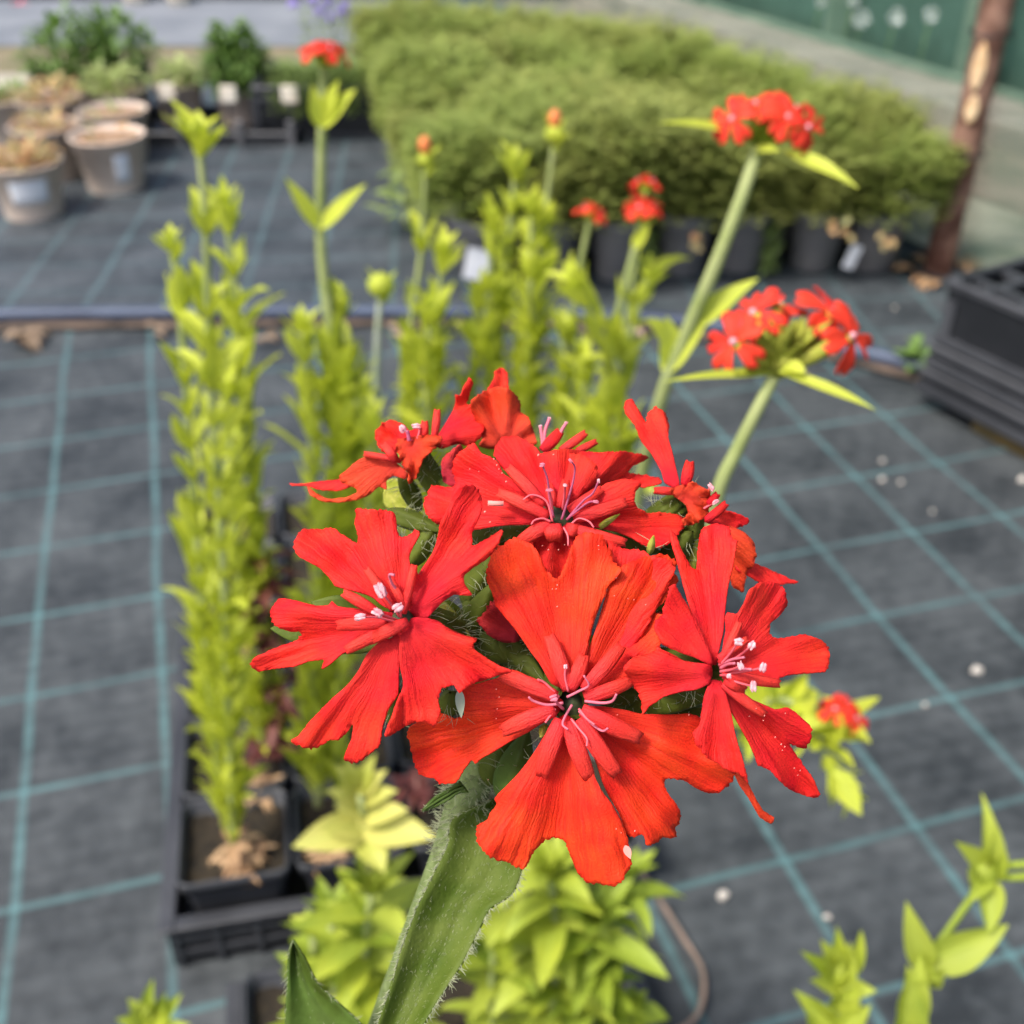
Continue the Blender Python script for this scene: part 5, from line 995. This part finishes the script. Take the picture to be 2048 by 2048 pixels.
# fallen yellow leaves in front of the block
for x, y, lab in ((1310,455,'yellow leaf hanging over a front pot under the hedge'), (1582,430,'yellowing leaf cluster at the hedge base beside the white tag'), (1680,440,'orange leaf at the hedge base near the rusty post')):
    Y = G(x, 545).y - .02; c_ = PY(x, y, Y); mb = MB()
    for k in range(5): mb.leaf(c_ + Vector((rs.uniform(-.02, .02), 0, rs.uniform(-.02, .02))), (rs.uniform(-1, 1), -.5, rs.uniform(-1, .2)), (0, -1, .5), .02, .010, .4, .3, 5)
    tag(mb.build('yellow_leaf', M_['autumn'], origin=c_), lab, 'leaf')
# broad-leaved weed at the left front of the block
c_ = G(800, 440); mb = MB()
for k in range(70):
    th = rs.uniform(0, 6.28); mb.leaf(c_ + Vector((rs.uniform(-.08, .1), rs.uniform(-.05, .08), rs.uniform(.02, .16))), (math.cos(th), math.sin(th), rs.uniform(-.2, .7)), (0, 0, 1), .05, .014, .6, .3, 5)
tag(mb.build('trailing_plant', M_['grassy'], origin=c_), 'sparse trailing green plant spilling from the left front corner of the hedge block', 'plant')

# purple flowers behind
c_ = G(640, 130); root = empty('purple_flowered_plant', c_, 'airy plant with lilac flowers on thin stems behind the crate at the top', 'flowering plant')
mb = MB(); fl_ = MB()
for x, y in ((555,3),(590,2),(620,6),(650,8),(605,18),(640,22),(628,30),(655,28),(665,40),(705,42),(710,36),(730,10),(675,50),(600,0)):
    tp = PY(x, y, c_.y); mb.tube(spline([c_ + Vector((rs.uniform(-.05, .05), 0, 0)), c_.lerp(tp, .5) + Vector((rs.uniform(-.03, .03), 0, 0)), tp], 4), .0012, 5)
    for k in range(5): fl_.ell(tp + Vector((rs.uniform(-.014, .014), rs.uniform(-.01, .01), rs.uniform(-.012, .012))), (rs.uniform(-1, 1), rs.uniform(-1, 1), rs.uniform(-1, 1)), .008, .011, 6, 4)
for k in range(500):
    th = rs.uniform(0, 6.28); mb.leaf(c_ + Vector((rs.uniform(-.12, .12), rs.uniform(-.05, .05), rs.uniform(0, .3) * rs.random())), (math.cos(th), math.sin(th), 1), (0, 0, 1), .035, .005, .5, .3, 3)
mb.build('stems', M_['grassy'], root); fl_.build('flowers', M_['purple'], root)
c_ = G(35, 14); mb = MB()
for k in range(6): mb.leaf(c_ + Vector((rs.uniform(-.02, .02), 0, .006)), (rs.uniform(-1, 1), rs.uniform(-1, 1), .3), (0, 0, 1), .03, .02, .5, .3, 5)
tag(mb.build('fallen_flower', M_['pinkp'], origin=c_), 'small pink blossom lying on the grey path at the top left', 'flower')
# pots along the back of the path
for x, y, mm, lab in ((258,4,'cream','pale round pot rim at the top edge left of the centre'), (340,6,'cream','pale jar shaped pot at the top edge right of its neighbour')):
    c_ = G(x, y + 6); mb = MB(); mb.lathe([(.03, 0), (.045, .01), (.05, .05), (.055, .06), (.05, .062), (.04, .05)], 20, c_); tag(mb.build('small_pot', M_[mm], origin=c_), lab, 'pot')

# ------------------------------------------------------------------ rusty post, netting, kerb and screens
pb = G(1768, 515); root = empty('rusty_post', pb, 'rust brown metal post with pale bare patches standing by the netting', 'post')
mb = MB(); rows = []
for i in range(41):
    z = 1.6 * i / 40; rows.append([pb + Vector(((.028 + .005 * noise.noise(Vector((z * 20, k, 0)))) * math.cos(2 * math.pi * k / 12), (.028 + .005 * noise.noise(Vector((z * 20, k, 5)))) * math.sin(2 * math.pi * k / 12), z)) for k in range(12)])
mb.quadgrid(rows, True); mb.build('post_shaft', M_['rust'], root)
for z0, z1, a0 in ((.70, .86, -100), (.355, .44, -125), (.30, .35, -118)):
    mb = MB(); rows = []
    for i in range(9):
        z = z0 + (z1 - z0) * i / 8; hw = 22 * math.sin(math.pi * (i + .6) / 9.2); rows.append([pb + Vector((.0325 * math.cos(R(a)), .0325 * math.sin(R(a)), z)) for a in [a0 - hw + 2 * hw * j / 6 for j in range(7)]])
    mb.quadgrid(rows); mb.build('bare_patch', M_['rust_pale'], root, solid=.0015)
for z in (.45, .66, .24):
    mb = MB(); mb.tube([pb + Vector((.0375 * math.cos(t * .35), .0375 * math.sin(t * .35), z + .002 * math.sin(t))) for t in range(19)], .0022, 6); mb.build('wire_tie', M_['black'], root)
mb = MB()
for k in range(26):
    th = rs.uniform(0, 6.28); mb.leaf(pb + Vector((.05 * math.cos(th), .05 * math.sin(th) - .02, .01)), (math.cos(th), math.sin(th), rs.uniform(.1, .8)), (0, 0, 1), .05, .016, .8, .3, 5)
tag(mb.build('leaf_litter', M_['tan'], origin=pb), 'pale dead leaves heaped at the foot of the rusty post', 'dead leaves')

def net_mat(name, col, alpha, sc1, sc2):
    m = bpy.data.materials.new(name); m.use_nodes = True; n = m.node_tree; L = n.links; b = n.nodes['Principled BSDF']; b.inputs['Base Color'].default_value = (*col, 1); b.inputs['Roughness'].default_value = .6
    tc = n.nodes.new('ShaderNodeTexCoord'); sx = n.nodes.new('ShaderNodeSeparateXYZ'); L.new(tc.outputs['UV'], sx.inputs[0]); outs = []
    for ax, s in (('X', sc1), ('Y', sc2)):
        mu = n.nodes.new('ShaderNodeMath'); mu.operation = 'MULTIPLY'; mu.inputs[1].default_value = s; L.new(sx.outputs[ax], mu.inputs[0])
        fr0 = n.nodes.new('ShaderNodeMath'); fr0.operation = 'FRACT'; L.new(mu.outputs[0], fr0.inputs[0]); gt = n.nodes.new('ShaderNodeMath'); gt.operation = 'LESS_THAN'; gt.inputs[1].default_value = alpha; L.new(fr0.outputs[0], gt.inputs[0]); outs.append(gt.outputs[0])
    mx = n.nodes.new('ShaderNodeMath'); mx.operation = 'MAXIMUM'; L.new(outs[0], mx.inputs[0]); L.new(outs[1], mx.inputs[1]); L.new(mx.outputs[0], b.inputs['Alpha']); return m
fd = Vector((-.454, .891, 0)); fn = Vector((.891, .454, 0))
nb = pb + fn * .045
def wall(name, a, b, z0, z1, m, label, cat, thick=.002, nx=30, wob=.02, group=None):
    mb = MB(); rows = []
    nn = (b - a).cross(Vector((0, 0, 1))).normalized()
    for i in range(13): rows.append([a.lerp(b, j / nx) + Vector((0, 0, z0 + (z1 - z0) * i / 12)) + nn * wob * noise.noise(Vector((j * .35, i * .35, 3))) for j in range(nx + 1)])
    mb.quadgrid(rows); o = mb.build(name, m, origin=a); tag(o, label, cat, group)
    if thick: md = o.modifiers.new('t', 'SOLIDIFY'); md.thickness = thick
    return o
wall('netting', nb - fd * 1.5, nb + fd * 3.2, 0.0, 1.5, net_mat('green_net', (.055, .115, .085), .27, 900, 300), 'fine grey green netting stretched along the right behind the rusty post', 'netting', thick=0)
# kerb blocks
KA, KB = G(1347, 66), G(1810, 222); kd = (KB - KA).normalized(); kn = Vector((-kd.y, kd.x, 0))
if kn.y < 0: kn = -kn
n_k = 11; start = KA - kd * 1.6; stp = .52
for i in range(n_k):
    a = start + kd * stp * i; mb = MB(); Mz = Matrix.Rotation(math.atan2(kd.y, kd.x), 3, 'Z'); c_ = a + kd * stp / 2 - kn * .07 + Vector((0, 0, .03)); mb.box(c_, stp - .012, .20, .10, Mz); o = mb.build('kerb_block', M_['kerb'], smooth=False, origin=c_); bv = o.modifiers.new('b', 'BEVEL'); bv.width = .008; bv.segments = 2
    tag(o, 'pale kerb block behind the netting, %s in its row from the back' % ('first', 'second', 'third', 'fourth', 'fifth', 'sixth', 'seventh', 'eighth', 'ninth', 'tenth', 'eleventh')[i], 'kerb block', 'kerb blocks behind the netting')
for off, zz0, hh0, nm in ((.05, .07, .05, 'lower'),):
    a = start - kd * .4 + kn * off; b = start + kd * 8 + kn * off; mb = MB(); c_ = (a + b) / 2 + Vector((0, 0, zz0)); mb.box(c_, (b - a).length, .035, hh0, Matrix.Rotation(math.atan2(kd.y, kd.x), 3, 'Z')); o = mb.build('fence_rail', M_['greenpost'], smooth=False, origin=c_); bv = o.modifiers.new('b', 'BEVEL'); bv.width = .004
    tag(o, 'long grey green bottom rail of the fence just behind the kerb blocks', 'rail')
# ground strip beyond kerb
dry = mat('dry_grass_verge', (.14, .18, .11), .95, col2=(.50, .48, .34), vscale=8, bump=1, bscale=60)
a, b = start + kn * .04, start + kd * 8 + kn * .04
sheet('verge', [a, b, b + kn * .9, a + kn * .9], .02, dry)
sheet('sand_verge', [start - kn * .16 - kd * 1, start + kd * 8 - kn * .16, start + kd * 8 - kn * .5, start - kn * .5 - kd * 1], .016, mat('sandy_ground', (.46, .38, .29), .95, col2=(.26, .24, .17), vscale=6, bump=1, bscale=50))
gs = mat('green_windbreak', (.010, .050, .038), .7, col2=(.045, .12, .095), vscale=5, bump=.3, bscale=60)
wa = start + kn * .17; wall('windbreak_screen', wa - kd * 1, wa + kd * 9, 0, 1.6, gs, 'dark teal green windbreak fabric screen beyond the netting at the top right', 'screen', thick=.004, wob=.06)
for i, (x, y) in enumerate(((1322,50),(1565,122),(1812,196))):
    c_ = G(x, y); mb = MB(); mb.box(c_ + Vector((0, 0, .9)), .07, .05, 1.8); o = mb.build('fence_post', M_['greenpost'], smooth=False, origin=c_); bv = o.modifiers.new('b', 'BEVEL'); bv.width = .006
    tag(o, ('green painted fence post behind the far corner of the hedge block', 'pale green fence post in front of the teal screen', 'green fence post just left of the rusty post')[i], 'fence post', 'green fence posts')
for i, (x, y, r_) in enumerate(((1625,36,.02),(1690,32,.018),(1757,28,.016),(1548,4,.012),(1610,2,.012))):
    c_ = PY(x, y, G(x, 150 + (x - 1690) * .3).y); root = empty('white_flower', c_, ('leftmost and largest of three white blooms against the teal screen', 'middle of three white blooms against the teal screen', 'rightmost of three white blooms against the teal screen', 'faint white bloom at the top edge left of the pale green post', 'faint white bloom at the top edge above the largest one')[i], 'flower', 'white blooms by the screen')
    mb = MB()
    for k in range(26):
        th = rs.uniform(0, 6.28); mb.leaf(c_, (math.cos(th), rs.uniform(-1, .3), math.sin(th)), (0, -1, 0), r_ * 1.6, r_ * .9, .2, .2, 4)
    mb.build('petals', M_['whitef'], root); mb = MB(); mb.tube([c_, Vector((c_.x - .02, c_.y - .02, .02))], .003, 6); mb.build('stem', M_['green'], root)
gp = pb + fn * .06; sheet('gravel_verge', [gp - fd * 2.5, gp - fd * 2.5 + fn * 2, gp + fd * .55 + fn * .9, gp + fd * .55], .012, mat('gravel_verge', (.24, .26, .17), .95, col2=(.58, .56, .42), vscale=7, bump=1, bscale=50))
# ------------------------------------------------------------------ crates at the right
k0, k1 = G(1728, 765), G(1920, 868); cd = (k1 - k0); rz = math.atan2(cd.y, cd.x); cdn = cd.normalized(); cnn = Vector((-cdn.y, cdn.x, 0)); W_, D_ = .60, .40
cc0 = k0 + cdn * W_ / 2 + cnn * D_ / 2
for i, (z, h_) in enumerate(((.026, .044), (.071, .042), (.114, .105))):
    crate(Vector((cc0.x, cc0.y, z)) + cdn * (.006 * i), W_, D_, h_, rz, ('lowest black crate of the stack at the right edge', 'middle black crate of the stack at the right edge', 'top black crate of the stack at the right edge, with a lattice top')[i], group='stacked black crates', ribs=1, posts=(0.02, .3, .62, .98))
    if i == 2:
        tc_ = [o for o in C.objects if o.get('label', '').startswith('top black crate')][0]; ld = MB(); Mz = Matrix.Rotation(rz, 3, 'Z'); zt = z + h_ - .012
        for k in range(9): ld.box(Vector((cc0.x, cc0.y, zt)) + cdn * (.012 + W_ * (k - 4) / 9.5), .014, D_ - .02, .008, Mz)
        for k in range(6): ld.box(Vector((cc0.x, cc0.y, zt + .001)) + cdn * .012 + cnn * (D_ * (k - 2.5) / 6.4), W_ - .02, .013, .008, Mz)
        ld.build('lattice_lid', M_['black_rim'], tc_, smooth=False)
mb = MB(); mb.box(cc0 + Vector((0, 0, .015)) + cnn * .0 + cdn * .07, W_ * .9, D_ * .97, .024, Matrix.Rotation(rz, 3, 'Z')); o = mb.build('wooden_board', M_['wood'], smooth=False, origin=cc0); bv = o.modifiers.new('b', 'BEVEL'); bv.width = .003; tag(o, 'mossy ochre wooden board under the stack of black crates', 'board')
mb = MB(); c_ = G(1715, 705)
for k in range(34):
    th = rs.uniform(0, 6.28); mb.leaf(c_ + Vector((rs.uniform(-.015, .015), rs.uniform(-.015, .015), rs.uniform(0, .05))), (math.cos(th), math.sin(th), rs.uniform(0, 1.2)), (0, 0, 1), .03, .012, .5, .3, 5)
tag(mb.build('weed', M_['green'], origin=c_), 'small green weed growing beside the black crates at the pipe end', 'weed')
for o in C.objects:
    if o.type == 'EMPTY': o.empty_display_size = .01
